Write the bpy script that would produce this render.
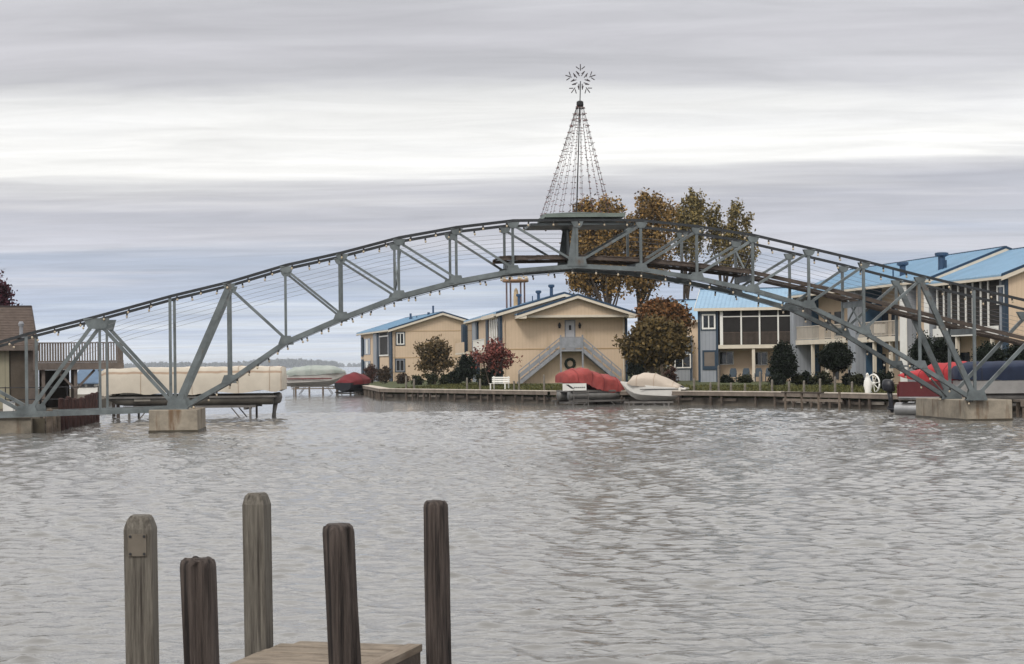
import bpy, math, random
import numpy as np
from mathutils import Vector, Matrix, noise as mnoise

SC = bpy.context.scene
COL = SC.collection
for o in list(bpy.data.objects):
    bpy.data.objects.remove(o)

# ------------------------------------------------------------------ camera
F, EYE, ROLL, HY = 1800.0, 2.7, 0.0105, 364.5
cam_d = bpy.data.cameras.new('camera')
cam = bpy.data.objects.new('camera', cam_d)
COL.objects.link(cam)
SC.camera = cam
cam_d.sensor_width = 36.0
cam_d.lens = 36.0 * F / 1024.0
cam_d.shift_y = (HY - 332.0) / 1024.0
cam_d.clip_start = 0.1
cam_d.clip_end = 20000
cam.matrix_world = Matrix.Translation((0, 0, EYE)) @ Matrix.Rotation(math.radians(90), 4, 'X') @ Matrix.Rotation(-ROLL, 4, 'Z')

# ------------------------------------------------------------------ world and sun
SUN_EL, SUN_AZ = math.radians(42), math.radians(205)      # azimuth clockwise from +Y
world = bpy.data.worlds.new('World')
SC.world = world
world.use_nodes = True
wn, wl = world.node_tree.nodes, world.node_tree.links
wn.clear()


def nd(tree_nodes, kind, **kw):
    n = tree_nodes.new(kind)
    for k, v in kw.items():
        if k == 'inp':
            for i, x in v.items():
                n.inputs[i].default_value = x
        else:
            setattr(n, k, v)
    return n


def ramp_set(n, stops, interp='LINEAR'):
    cr = n.color_ramp
    cr.interpolation = interp
    while len(cr.elements) < len(stops):
        cr.elements.new(0.5)
    for e, (p, c) in zip(cr.elements, stops):
        e.position = p
        e.color = (c[0], c[1], c[2], 1) if not isinstance(c, float) else (c, c, c, 1)


out = nd(wn, 'ShaderNodeOutputWorld')
sky = nd(wn, 'ShaderNodeTexSky', sky_type='NISHITA', sun_disc=False, sun_elevation=SUN_EL, sun_rotation=SUN_AZ)
sky.air_density, sky.dust_density = 1.0, 2.0
tc = nd(wn, 'ShaderNodeTexCoord')
sep = nd(wn, 'ShaderNodeSeparateXYZ')
wl.new(tc.outputs['Generated'], sep.inputs[0])
# position on a flat cloud deck: direction / height
zc = nd(wn, 'ShaderNodeMath', operation='MAXIMUM', inp={1: 0.0})
wl.new(sep.outputs[2], zc.inputs[0])
za = nd(wn, 'ShaderNodeMath', operation='ADD', inp={1: 0.035})
wl.new(zc.outputs[0], za.inputs[0])
dx = nd(wn, 'ShaderNodeMath', operation='DIVIDE')
dy = nd(wn, 'ShaderNodeMath', operation='DIVIDE')
wl.new(sep.outputs[0], dx.inputs[0]); wl.new(za.outputs[0], dx.inputs[1])
wl.new(sep.outputs[1], dy.inputs[0]); wl.new(za.outputs[0], dy.inputs[1])
cmb = nd(wn, 'ShaderNodeCombineXYZ')
wl.new(dx.outputs[0], cmb.inputs[0]); wl.new(dy.outputs[0], cmb.inputs[1])


def wnoise(scale, sc, detail, rough, loc=(0, 0, 0), dist=0.0):
    mp = nd(wn, 'ShaderNodeMapping')
    mp.inputs['Scale'].default_value = sc
    mp.inputs['Location'].default_value = loc
    wl.new(cmb.outputs[0], mp.inputs[0])
    n = nd(wn, 'ShaderNodeTexNoise', inp={'Scale': scale, 'Detail': detail, 'Roughness': rough, 'Distortion': dist})
    wl.new(mp.outputs[0], n.inputs['Vector'])
    return n.outputs[0]


n_big = wnoise(0.55, (0.35, 0.8, 1), 3, 0.5, (3.1, 0.4, 0))
n_streak = wnoise(1.0, (0.34, 1.0, 1), 8, 0.56, (1.7, 2.2, 0), 0.5)
n_fine = wnoise(2.6, (0.42, 1.0, 1), 8, 0.62, (7.7, 4.2, 0), 0.8)


def wmath(op, a, b):
    m = nd(wn, 'ShaderNodeMath', operation=op)
    for i, x in enumerate((a, b)):
        if isinstance(x, (int, float)):
            m.inputs[i].default_value = x
        else:
            wl.new(x, m.inputs[i])
    return m.outputs[0]


# cloud layers by height above the horizon, edges broken up by the deck noise
warp = wmath('MULTIPLY', wmath('SUBTRACT', n_big, 0.5), 0.075)
warp2 = wmath('MULTIPLY', wmath('SUBTRACT', n_streak, 0.5), 0.06)
wz = wmath('ADD', wmath('ADD', zc.outputs[0], warp), warp2)
lay = nd(wn, 'ShaderNodeValToRGB')
wl.new(wmath('MULTIPLY', wz, 4.0), lay.inputs[0])
ramp_set(lay, [(0.0, (.80, .84, .90)), (0.055, (.72, .78, .88)), (0.13, (.47, .54, .68)), (0.21, (.50, .55, .67)),
               (0.28, (.60, .61, .68)), (0.33, (.55, .55, .61)), (0.385, (.63, .62, .65)), (0.43, (.74, .73, .74)), (0.465, (.95, .935, .91)), (0.52, (.98, .965, .94)), (0.555, (.88, .87, .86)),
               (0.595, (.62, .61, .63)), (0.70, (.595, .58, .605)), (0.82, (.70, .69, .715)), (1.0, (1.34, 1.32, 1.30))])
sh1 = nd(wn, 'ShaderNodeMapRange', inp={1: 0.3, 2: 0.7, 3: 0.86, 4: 1.13})
wl.new(n_streak, sh1.inputs[0])
sh2 = nd(wn, 'ShaderNodeMapRange', inp={1: 0.3, 2: 0.7, 3: 0.90, 4: 1.10})
wl.new(n_fine, sh2.inputs[0])
cloud = nd(wn, 'ShaderNodeVectorMath', operation='SCALE')
wl.new(lay.outputs[0], cloud.inputs[0])
wl.new(wmath('MULTIPLY', sh1.outputs[0], sh2.outputs[0]), cloud.inputs['Scale'])
skys = nd(wn, 'ShaderNodeVectorMath', operation='SCALE', inp={'Scale': 0.1})
wl.new(sky.outputs[0], skys.inputs[0])
mixw = nd(wn, 'ShaderNodeMix', data_type='RGBA', inp={0: 0.90})
wl.new(skys.outputs[0], mixw.inputs[6]); wl.new(cloud.outputs[0], mixw.inputs[7])
bg = nd(wn, 'ShaderNodeBackground', inp={1: 1.0})
wl.new(mixw.outputs[2], bg.inputs[0])
wl.new(bg.outputs[0], out.inputs[0])

sun_d = bpy.data.lights.new('sun', 'SUN')
sun_d.energy = 1.5
sun_d.angle = math.radians(14)
sun_d.color = (1.0, 0.95, 0.88)
sun = bpy.data.objects.new('sun', sun_d)
COL.objects.link(sun)
sun.location = (0, 0, 60)
sdir = Vector((math.sin(SUN_AZ) * math.cos(SUN_EL), math.cos(SUN_AZ) * math.cos(SUN_EL), math.sin(SUN_EL)))
sun.rotation_euler = sdir.to_track_quat('Z', 'Y').to_euler()

SC.view_settings.view_transform = 'Standard'
SC.view_settings.look = 'None'
SC.view_settings.exposure = 0.10
SC.view_settings.gamma = 1.0
SC.view_settings.use_curve_mapping = False
SC.render.engine = 'CYCLES'
SC.cycles.use_denoising = True
SC.cycles.max_bounces = 6
SC.cycles.volume_bounces = 0

# ------------------------------------------------------------------ photo geometry helpers
CR, SR = math.cos(ROLL), math.sin(ROLL)


def uv(px, py):
    a, b = px - 512.0, HY - py
    return a * CR + b * SR, -a * SR + b * CR


def W(px, py, Y):
    u, v = uv(px, py)
    return Vector((u * Y / F, Y, EYE + v * Y / F))


def G(px, py, z):
    u, v = uv(px, py)
    Y = F * (z - EYE) / v
    return Vector((u * Y / F, Y, z))


def on_plane(px, py, A, d):
    """meet the ray with the vertical plane through A along horizontal direction d"""
    u, v = uv(px, py)
    n = Vector((-d[1], d[0]))
    k = n.x * u / F + n.y
    Y = (n.x * A[0] + n.y * A[1]) / k
    return Vector((u * Y / F, Y, EYE + v * Y / F))


# ------------------------------------------------------------------ materials
MATS = {}


def mat(name, col, rough=0.7, metal=0.0, var=0.25, vscale=1.5, bump=0.0, bscale=20.0, stretch=(1, 1, 1), col2=None, spec=0.35,
        island=False, stripes=None, stain=None, trans=0.0):
    if name in MATS:
        return MATS[name]
    m = bpy.data.materials.new(name)
    m.use_nodes = True
    N, L = m.node_tree.nodes, m.node_tree.links
    b = N['Principled BSDF']
    b.inputs['Roughness'].default_value = rough
    b.inputs['Metallic'].default_value = metal
    b.inputs['Specular IOR Level'].default_value = spec
    if trans:
        b.inputs['Transmission Weight'].default_value = trans
    t = nd(N, 'ShaderNodeTexCoord')
    mp = nd(N, 'ShaderNodeMapping')
    mp.inputs['Scale'].default_value = stretch
    L.new(t.outputs['Object'], mp.inputs[0])
    n1 = nd(N, 'ShaderNodeTexNoise', inp={'Scale': vscale, 'Detail': 6, 'Roughness': 0.65})
    L.new(mp.outputs[0], n1.inputs['Vector'])
    c2 = col2 if col2 else tuple(x * (1 - var) for x in col)
    c1 = col if col2 else tuple(min(1, x * (1 + var)) for x in col)
    mx = nd(N, 'ShaderNodeMix', data_type='RGBA')
    mx.inputs[6].default_value = (*c2, 1)
    mx.inputs[7].default_value = (*c1, 1)
    rg = nd(N, 'ShaderNodeMapRange', inp={1: 0.3, 2: 0.7, 3: 0.0, 4: 1.0})
    if island:
        g = nd(N, 'ShaderNodeNewGeometry')
        L.new(g.outputs['Random Per Island'], rg.inputs[0])
        rg.inputs[1].default_value, rg.inputs[2].default_value = 0.0, 1.0
    else:
        L.new(n1.outputs[0], rg.inputs[0])
    L.new(rg.outputs[0], mx.inputs[0])
    cur = mx.outputs[2]
    if stain:                          # (colour, scale, threshold, stretch): patches of dirt or rust
        sc_, ss, th, st = stain
        mp2 = nd(N, 'ShaderNodeMapping')
        mp2.inputs['Scale'].default_value = st
        L.new(t.outputs['Object'], mp2.inputs[0])
        n3 = nd(N, 'ShaderNodeTexNoise', inp={'Scale': ss, 'Detail': 5, 'Roughness': 0.6})
        L.new(mp2.outputs[0], n3.inputs['Vector'])
        r3 = nd(N, 'ShaderNodeMapRange', inp={1: th, 2: th + 0.12, 3: 0.0, 4: 0.85})
        L.new(n3.outputs[0], r3.inputs[0])
        m3 = nd(N, 'ShaderNodeMix', data_type='RGBA')
        L.new(r3.outputs[0], m3.inputs[0])
        L.new(cur, m3.inputs[6])
        m3.inputs[7].default_value = (*sc_, 1)
        cur = m3.outputs[2]
    L.new(cur, b.inputs['Base Color'])
    hsrc = None
    if bump:
        n2 = nd(N, 'ShaderNodeTexNoise', inp={'Scale': bscale, 'Detail': 4, 'Roughness': 0.6})
        L.new(mp.outputs[0], n2.inputs['Vector'])
        hsrc = n2.outputs[0]
    if stripes:                        # (axis, pitch, depth): sheet grooves
        ax, pitch, dep = stripes
        sp = nd(N, 'ShaderNodeSeparateXYZ')
        L.new(t.outputs['Object'], sp.inputs[0])
        md = nd(N, 'ShaderNodeMath', operation='PINGPONG', inp={1: pitch / 2})
        src = sp.outputs[ax] if ax < 3 else None
        if ax == 3:
            ad = nd(N, 'ShaderNodeMath', operation='ADD')
            L.new(sp.outputs[0], ad.inputs[0]); L.new(sp.outputs[1], ad.inputs[1])
            src = ad.outputs[0]
        L.new(src, md.inputs[0])
        gr = nd(N, 'ShaderNodeMapRange', inp={1: 0.0, 2: pitch * 0.12, 3: 0.0, 4: 1.0})
        L.new(md.outputs[0], gr.inputs[0])
        m4 = nd(N, 'ShaderNodeMix', data_type='RGBA', blend_type='MULTIPLY')
        m4.inputs[0].default_value = 1.0
        gv = nd(N, 'ShaderNodeMapRange', inp={1: 0.0, 2: 1.0, 3: 1 - dep, 4: 1.0})
        L.new(gr.outputs[0], gv.inputs[0])
        cc = nd(N, 'ShaderNodeCombineXYZ')
        for i in range(3):
            L.new(gv.outputs[0], cc.inputs[i])
        L.new(cur, m4.inputs[6]); L.new(cc.outputs[0], m4.inputs[7])
        L.new(m4.outputs[2], b.inputs['Base Color'])
    if hsrc is not None:
        bp = nd(N, 'ShaderNodeBump', inp={'Strength': bump, 'Distance': 0.02})
        L.new(hsrc, bp.inputs['Height'])
        L.new(bp.outputs[0], b.inputs['Normal'])
    MATS[name] = m
    return m


STEEL = mat('galvanised_steel', (.132, .150, .153), .5, .3, .4, 1.2, .15, 30, stain=((.11, .07, .045), 1.8, .62, (1, 1, .6)))
CHORD = mat('weathered_dark_steel', (.030, .033, .036), .6, .2, .3, 2.0)
TIMBER_DK = mat('dark_deck_timber', (.075, .058, .048), .9, 0, .4, 2, .3, 12, (1, 1, 1))
CONC = mat('pier_concrete', (.27, .235, .185), .9, 0, .3, 1.6, .4, 14, stain=((.13, .075, .038), 1.7, .53, (1, 1, .15)))
CONC2 = mat('seawall_concrete', (.13, .112, .09), .9, 0, .35, .9, .4, 10, stain=((.06, .05, .04), .8, .55, (1, 1, .4)))
SOCKET = mat('black_socket', (.02, .02, .02), .6)
BULB = mat('amber_bulb_glass', (.46, .38, .27), .25, 0, .2, spec=.6)
BULBR = mat('red_bulb', (.30, .06, .05), .4, 0, .3, 9, col2=(.08, .05, .05))
TAN = mat('tan_siding', (.57, .44, .315), .85, 0, .07, .5, .1, 30, stripes=(3, .3, .10), stain=((.46, .35, .24), .45, .57, (1, 1, .35)))
TAN_D = mat('tan_smooth_board', (.56, .435, .312), .85, 0, .08, .6)
CREAM = mat('cream_trim', (.60, .54, .445), .7, 0, .07)
WHITE = mat('white_paint', (.72, .71, .67), .6, 0, .07)
GREYSID = mat('grey_siding', (.27, .29, .32), .85, 0, .1, .7, .1, 30, stripes=(3, .3, .25))
BLUETRIM = mat('dark_blue_trim', (.020, .040, .066), .6, 0, .2)
ROOF = mat('blue_metal_roof', (.195, .32, .44), .5, .0, .14, .5, spec=.45, stain=((.16, .25, .34), .5, .58, (1, 1, 1)))
ROOFD = mat('blue_roof_edge', (.018, .045, .085), .5, 0, .15)
GLASS = mat('window_glass', (.015, .018, .022), .06, 0, .3, spec=.8)
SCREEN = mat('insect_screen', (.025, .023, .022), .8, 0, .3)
GREYWOOD = mat('grey_painted_wood', (.24, .25, .27), .85, 0, .2, 3)
DOOR = mat('grey_door', (.40, .40, .42), .6, 0, .06)
WOOD_A = mat('weathered_wood_light', (.195, .178, .150), .92, 0, .4, 4, 1.0, 9, (10, 10, .5), col2=(.058, .050, .042), stain=((.022, .017, .014), 2.2, .60, (13, 13, .30)))
WOOD_B = mat('weathered_wood_dark', (.105, .083, .072), .93, 0, .5, 4, 1.0, 9, (10, 10, .5), col2=(.024, .018, .016), stain=((.008, .006, .006), 2.2, .53, (12, 12, .35)))
PLANK = mat('dock_plank', (.27, .222, .17), .9, 0, .25, 5, .8, 26, (1, 2.2, 2), col2=(.125, .10, .076), island=False)
PLANKE = mat('dock_edge_board', (.27, .225, .175), .9, 0, .25, 3, .8, 26, (7, 1, 7), col2=(.15, .11, .08))
FASCIA = mat('dock_fascia', (.06, .047, .038), .9, 0, .4, 3, .8, 20)
PILE = mat('mooring_pile_wood', (.14, .11, .085), .92, 0, .4, 4, .4, 20)
PILESEA = mat('seawall_pile_wood', (.09, .072, .058), .92, 0, .5, 3, .4, 20)
PILER = mat('reddish_pile_wood', (.042, .020, .017), .92, 0, .4, 3, .4, 20)
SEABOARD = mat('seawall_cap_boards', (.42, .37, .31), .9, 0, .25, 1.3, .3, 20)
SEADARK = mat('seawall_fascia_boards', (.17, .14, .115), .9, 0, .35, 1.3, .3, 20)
GRASS = mat('lawn_grass', (.075, .085, .026), .95, 0, .4, .9, .8, 30, col2=(.035, .042, .014))
BEIGE = mat('beige_canvas', (.50, .45, .375), .9, 0, .08, 1.2, .3, 5)
BEIGE_T = mat('tan_canvas_band', (.36, .27, .20), .9, 0, .12, 1.2)
REDC = mat('red_canvas', (.25, .048, .043), .9, 0, .25, 1.2, .3, 5)
REDC2 = mat('bright_red_canvas', (.33, .030, .035), .9, 0, .15, 1.2)
DKRED = mat('dark_red_canvas', (.13, .018, .022), .9, 0, .25, 1.5)
BLUEC = mat('navy_canvas', (.016, .024, .05), .9, 0, .25, 1.2)
GREENC = mat('pale_green_canvas', (.21, .25, .225), .85, 0, .3, .8, col2=(.38, .40, .37))
ALU = mat('pontoon_aluminium', (.42, .42, .42), .35, .7, .2, 1.5)
ALUD = mat('dull_grey_aluminium', (.15, .14, .13), .5, .4, .3, 1.5)
GEL = mat('white_gelcoat', (.70, .68, .64), .35, 0, .06, spec=.5)
TANC = mat('tan_boat_canvas', (.44, .375, .31), .9, 0, .1, 1.0)
MAROON = mat('maroon_panel', (.10, .018, .02), .4, 0, .1)
BLACKP = mat('black_engine_paint', (.014, .015, .02), .4, 0, .3)
BLACK = mat('black_iron', (.02, .02, .022), .6)
SHINGLE = mat('brown_shingles', (.095, .072, .06), .95, 0, .25, 3, .6, 12, (1, 1, 1))
OLIVE = mat('olive_siding', (.27, .25, .18), .85, 0, .1, 1, stripes=(3, .35, .3))
BROWNWALL = mat('brown_siding', (.05, .042, .034), .9, 0, .2, 1)
DECKW = mat('balcony_wood', (.12, .098, .085), .92, 0, .3, 2, .3, 20)
SHEDROOF = mat('slate_blue_roof', (.10, .15, .22), .8, 0, .15)
BARK = mat('bark', (.085, .065, .05), .95, 0, .4, 3, .6, 10)
BARKP = mat('grey_bark', (.16, .14, .12), .95, 0, .35, 3, .6, 10)
FARW = mat('far_shore_woods', (.045, .055, .04), .95, 0, .4, .02)
CHAIRB = mat('slate_plastic_chair', (.035, .055, .075), .6, 0, .15)


def leafmat(name, c1, c2):
    m = mat(name, c1, .75, 0, 0, 1, col2=c2, island=True, spec=.2)
    b = m.node_tree.nodes['Principled BSDF']
    b.inputs['Subsurface Weight'].default_value = 0.0
    return m


L_POP = leafmat('cottonwood_leaf', (.31, .18, .055), (.08, .058, .023))
L_POP2 = leafmat('cottonwood_leaf_green', (.25, .185, .065), (.075, .065, .028))
L_ORG = leafmat('autumn_orange_leaf', (.23, .10, .036), (.06, .042, .018))
L_GRN = leafmat('olive_green_leaf', (.15, .10, .034), (.042, .034, .015))
L_RND = leafmat('brown_green_leaf', (.15, .10, .045), (.04, .035, .018))
L_RED = leafmat('crimson_leaf', (.24, .075, .06), (.07, .028, .022))
L_DRK = leafmat('yew_leaf', (.011, .018, .009), (.004, .007, .004))
L_SHR = leafmat('shrub_leaf', (.038, .042, .017), (.010, .013, .007))
L_PUR = leafmat('purple_leaf', (.075, .02, .03), (.025, .009, .014))


# ------------------------------------------------------------------ mesh helpers
class MB:
    def __init__(self):
        self.v, self.f, self.mi = [], [], []

    def add(self, vs, fs, mi=0):
        o = len(self.v)
        self.v.extend([tuple(p) for p in vs])
        for f in fs:
            self.f.append(tuple(o + i for i in f))
            self.mi.append(mi)
        return self

    def box(self, x0, x1, y0, y1, z0, z1, mi=0):
        x0, x1 = min(x0, x1), max(x0, x1)
        y0, y1 = min(y0, y1), max(y0, y1)
        z0, z1 = min(z0, z1), max(z0, z1)
        return self.add([(x0, y0, z0), (x1, y0, z0), (x1, y1, z0), (x0, y1, z0), (x0, y0, z1), (x1, y0, z1), (x1, y1, z1), (x0, y1, z1)],
                        [(0, 3, 2, 1), (4, 5, 6, 7), (0, 1, 5, 4), (1, 2, 6, 5), (2, 3, 7, 6), (3, 0, 4, 7)], mi)

    def beam(self, p, q, w, h, side=None, mi=0):
        """box beam from p to q; w along the horizontal side direction, h along the third"""
        p, q = Vector(p), Vector(q)
        d = (q - p).normalized()
        if side is None:
            side = d.cross(Vector((0, 0, 1)))
            if side.length < 1e-3:
                side = Vector((1, 0, 0))
        side = (Vector(side) - d * Vector(side).dot(d)).normalized()
        up = side.cross(d).normalized()
        vs = []
        for c in (p, q):
            for a, b in ((-1, -1), (1, -1), (1, 1), (-1, 1)):
                vs.append(c + side * (a * w / 2) + up * (b * h / 2))
        return self.add(vs, [(0, 1, 2, 3), (7, 6, 5, 4), (0, 4, 5, 1), (1, 5, 6, 2), (2, 6, 7, 3), (3, 7, 4, 0)], mi)

    def tube(self, pts, radii, n=8, cap=True, mi=0):
        pts = [Vector(p) for p in pts]
        if not isinstance(radii, (list, tuple)):
            radii = [radii] * len(pts)
        rings = []
        ref = None
        for i, p in enumerate(pts):
            d = (pts[min(i + 1, len(pts) - 1)] - pts[max(i - 1, 0)]).normalized()
            if ref is None:
                ref = d.orthogonal().normalized()
            ref = (ref - d * ref.dot(d)).normalized()
            s2 = d.cross(ref)
            rings.append([p + (ref * math.cos(2 * math.pi * k / n) + s2 * math.sin(2 * math.pi * k / n)) * radii[i] for k in range(n)])
        vs = [v for r in rings for v in r]
        fs = []
        for i in range(len(rings) - 1):
            for k in range(n):
                a, b = i * n + k, i * n + (k + 1) % n
                fs.append((a, b, b + n, a + n))
        if cap:
            fs.append(tuple(range(n - 1, -1, -1)))
            fs.append(tuple((len(rings) - 1) * n + k for k in range(n)))
        return self.add(vs, fs, mi)

    def prism(self, poly, vec, mi=0):
        poly = [Vector(p) for p in poly]
        vec = Vector(vec)
        n = len(poly)
        vs = poly + [p + vec for p in poly]
        fs = [tuple(range(n - 1, -1, -1)), tuple(range(n, 2 * n))]
        for i in range(n):
            j = (i + 1) % n
            fs.append((i, j, j + n, i + n))
        return self.add(vs, fs, mi)

    def loft(self, secs, close=True, mi=0, loop=False):
        n = len(secs[0])
        vs = [p for s in secs for p in s]
        fs = []
        kk = n if loop else n - 1
        for i in range(len(secs) - 1):
            for k in range(kk):
                a, b = i * n + k, i * n + (k + 1) % n
                fs.append((a, b, b + n, a + n))
        if close:
            fs.append(tuple(range(n - 1, -1, -1)))
            fs.append(tuple((len(secs) - 1) * n + k for k in range(n)))
        return self.add(vs, fs, mi)

    def ball(self, c, r, seg=8, rings=5, sq=(1, 1, 1), mi=0):
        c = Vector(c)
        vs = [c + Vector((0, 0, -r * sq[2]))]
        for i in range(1, rings):
            t = -math.pi / 2 + math.pi * i / rings
            for k in range(seg):
                a = 2 * math.pi * k / seg
                vs.append(c + Vector((math.cos(t) * math.cos(a) * r * sq[0], math.cos(t) * math.sin(a) * r * sq[1], math.sin(t) * r * sq[2])))
        vs.append(c + Vector((0, 0, r * sq[2])))
        fs = [(0, 1 + (k + 1) % seg, 1 + k) for k in range(seg)]
        for i in range(rings - 2):
            for k in range(seg):
                a, b = 1 + i * seg + k, 1 + i * seg + (k + 1) % seg
                fs.append((a, b, b + seg, a + seg))
        t = len(vs) - 1
        o = 1 + (rings - 2) * seg
        fs += [(t, o + k, o + (k + 1) % seg) for k in range(seg)]
        return self.add(vs, fs, mi)

    def build(self, name, mats, parent=None, smooth=False, origin=None, fix=True):
        me = bpy.data.meshes.new(name)
        vs = self.v
        if origin is not None:
            o = Vector(origin)
            vs = [(v[0] - o.x, v[1] - o.y, v[2] - o.z) for v in vs]
        me.from_pydata(vs, [], self.f)
        if not isinstance(mats, (list, tuple)):
            mats = [mats]
        for m in mats:
            me.materials.append(m)
        if len(mats) > 1:
            me.polygons.foreach_set('material_index', self.mi)
        if smooth:
            me.polygons.foreach_set('use_smooth', [True] * len(me.polygons))
        me.update()
        if fix:
            import bmesh
            bm = bmesh.new()
            bm.from_mesh(me)
            bmesh.ops.recalc_face_normals(bm, faces=bm.faces)
            bm.to_mesh(me)
            bm.free()
        ob = bpy.data.objects.new(name, me)
        COL.objects.link(ob)
        if origin is not None and parent is None:
            ob.location = origin
        if parent is not None:
            ob.parent = parent
        return ob


def tag(o, label=None, cat=None, group=None, kind=None):
    if label:
        o['label'] = label
    if cat:
        o['category'] = cat
    if group:
        o['group'] = group
    if kind:
        o['kind'] = kind
    return o


def thing(name, label, cat, loc=(0, 0, 0), rz=0.0, group=None):
    o = bpy.data.objects.new(name, None)
    o.empty_display_size = 0.3
    COL.objects.link(o)
    o.location = loc
    o.rotation_euler = (0, 0, rz)
    return tag(o, label, cat, group)


def copy_tree(o, parent=None):
    c = o.copy()
    COL.objects.link(c)
    c.parent = parent
    for ch in list(o.children):
        copy_tree(ch, c)
    return c


def bevel(ob, w, seg=2):
    m = ob.modifiers.new('bevel', 'BEVEL')
    m.width = w
    m.segments = seg
    m.limit_method = 'ANGLE'
    m.angle_limit = math.radians(40)
    return ob

# ================================================================== THE SETTING
rng = np.random.default_rng(7)
random.seed(7)

# ---- water: one sheet, finer near the shore the camera stands on, with real wind waves
WAVE_SLOPE = 0.0255


def build_water():
    angs = np.concatenate([np.linspace(-math.pi, -0.36, 36, endpoint=False), np.linspace(-0.33, 0.33, 440), np.linspace(0.36, math.pi, 36)])
    rr = np.concatenate([[0.02], np.geomspace(2, 9, 30, endpoint=False), np.geomspace(9, 55, 600, endpoint=False), np.arange(55, 105, .19), np.arange(105, 178, .33), np.geomspace(179, 420, 80), np.geomspace(470, 9000, 14)])
    A, R = np.meshgrid(angs, rr)
    X, Y = R * np.sin(A), R * np.cos(A)
    Z = np.zeros_like(X)
    sp = np.gradient(rr)[:, None] * np.ones_like(X)
    g = np.random.default_rng(11)
    tot = 0.0
    fsum = np.zeros(len(rr))
    for i in range(72):
        lam = 0.16 * (0.95 / 0.16) ** g.random()
        th = g.normal(1.35, 0.62)                 # travel direction, mostly towards the camera
        k = 2 * math.pi / lam
        a = WAVE_SLOPE / k
        fade = np.clip((lam / sp - 2.0) / 1.5, 0, 1)
        ph = k * (X * math.cos(th) + Y * math.sin(th)) + g.random() * 6.28
        patch = 0.8 + 0.3 * np.sin(0.13 * X + 0.06 * Y + i) * np.sin(0.09 * Y - 0.05 * X + 2 * i)
        Z += fade * patch * a * np.sin(ph)
        tot += a * a / 2
        fsum += fade[:, 0] ** 2
    Z *= np.minimum(np.sqrt(72 / np.maximum(fsum, 1.0)), 2.6)[:, None]
    sg = math.sqrt(tot)
    q_ = np.clip(Z / sg, -3, 3)
    Z = sg * (np.exp(0.30 * q_) - 1.045) / 0.32     # narrow crests, broad troughs
    Z[rr > 200] *= .3
    n, m = X.shape
    co = np.stack([X, Y, Z], -1).reshape(-1, 3)
    me = bpy.data.meshes.new('water')
    idx = np.arange(n * m).reshape(n, m)
    q = np.stack([idx[:-1, :-1], idx[:-1, 1:], idx[1:, 1:], idx[1:, :-1]], -1).reshape(-1, 4)[:, ::-1]
    me.vertices.add(len(co))
    me.vertices.foreach_set('co', co.ravel().astype(np.float32))
    me.loops.add(q.size)
    me.loops.foreach_set('vertex_index', q.ravel().astype(np.int32))
    me.polygons.add(len(q))
    me.polygons.foreach_set('loop_start', np.arange(0, q.size, 4, dtype=np.int32))
    me.polygons.foreach_set('use_smooth', np.ones(len(q), dtype=bool))
    me.update(calc_edges=True)
    ob = bpy.data.objects.new('water', me)
    COL.objects.link(ob)
    tag(ob, kind='structure')
    m_ = bpy.data.materials.new('lake_water')
    m_.use_nodes = True
    N, L = m_.node_tree.nodes, m_.node_tree.links
    b = N['Principled BSDF']
    b.inputs['Base Color'].default_value = (.132, .128, .120, 1)
    b.inputs['Roughness'].default_value = 0.07
    b.inputs['IOR'].default_value = 1.333
    b.inputs['Specular IOR Level'].default_value = 0.5
    t = nd(N, 'ShaderNodeTexCoord')
    hs = []
    for scl, st, de in ((1.0, (1.0, 2.0, 1), 4), (3.4, (0.8, 1.9, 1), 3)):
        mp = nd(N, 'ShaderNodeMapping')
        mp.inputs['Scale'].default_value = st
        mp.inputs['Rotation'].default_value = (0, 0, 0.15)
        L.new(t.outputs['Object'], mp.inputs[0])
        no = nd(N, 'ShaderNodeTexNoise', inp={'Scale': scl, 'Detail': de, 'Roughness': .6, 'Distortion': .4})
        L.new(mp.outputs[0], no.inputs['Vector'])
        hs.append(no.outputs[0])
    b1 = nd(N, 'ShaderNodeBump', inp={'Strength': 0.5, 'Distance': 0.05})
    b2 = nd(N, 'ShaderNodeBump', inp={'Strength': 0.5, 'Distance': 0.022})
    L.new(hs[0], b1.inputs['Height'])
    L.new(hs[1], b2.inputs['Height'])
    L.new(b1.outputs[0], b2.inputs['Normal'])
    L.new(b2.outputs[0], b.inputs['Normal'])
    me.materials.append(m_)


build_water()

# ---- right-hand peninsula: shore line, lawn rising gently inland
SHORE = [(-30, 900), (-21.5, 240), (-15.2, 182), (-12.0, 160), (-10, 145), (3, 123), (9.7, 118.3), (16.3, 109.7), (20.2, 100.5), (23.6, 92.5), (28.5, 87), (70, 80), (420, 80)]
INNER = [(-24, 895), (-16, 242), (-9.5, 186), (-6, 166), (-4.5, 152), (6.5, 132), (12.5, 127), (20, 118), (24.5, 105), (28.5, 98), (33, 94), (72, 88), (420, 88)]
ZS, ZI = 0.84, 1.10


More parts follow.
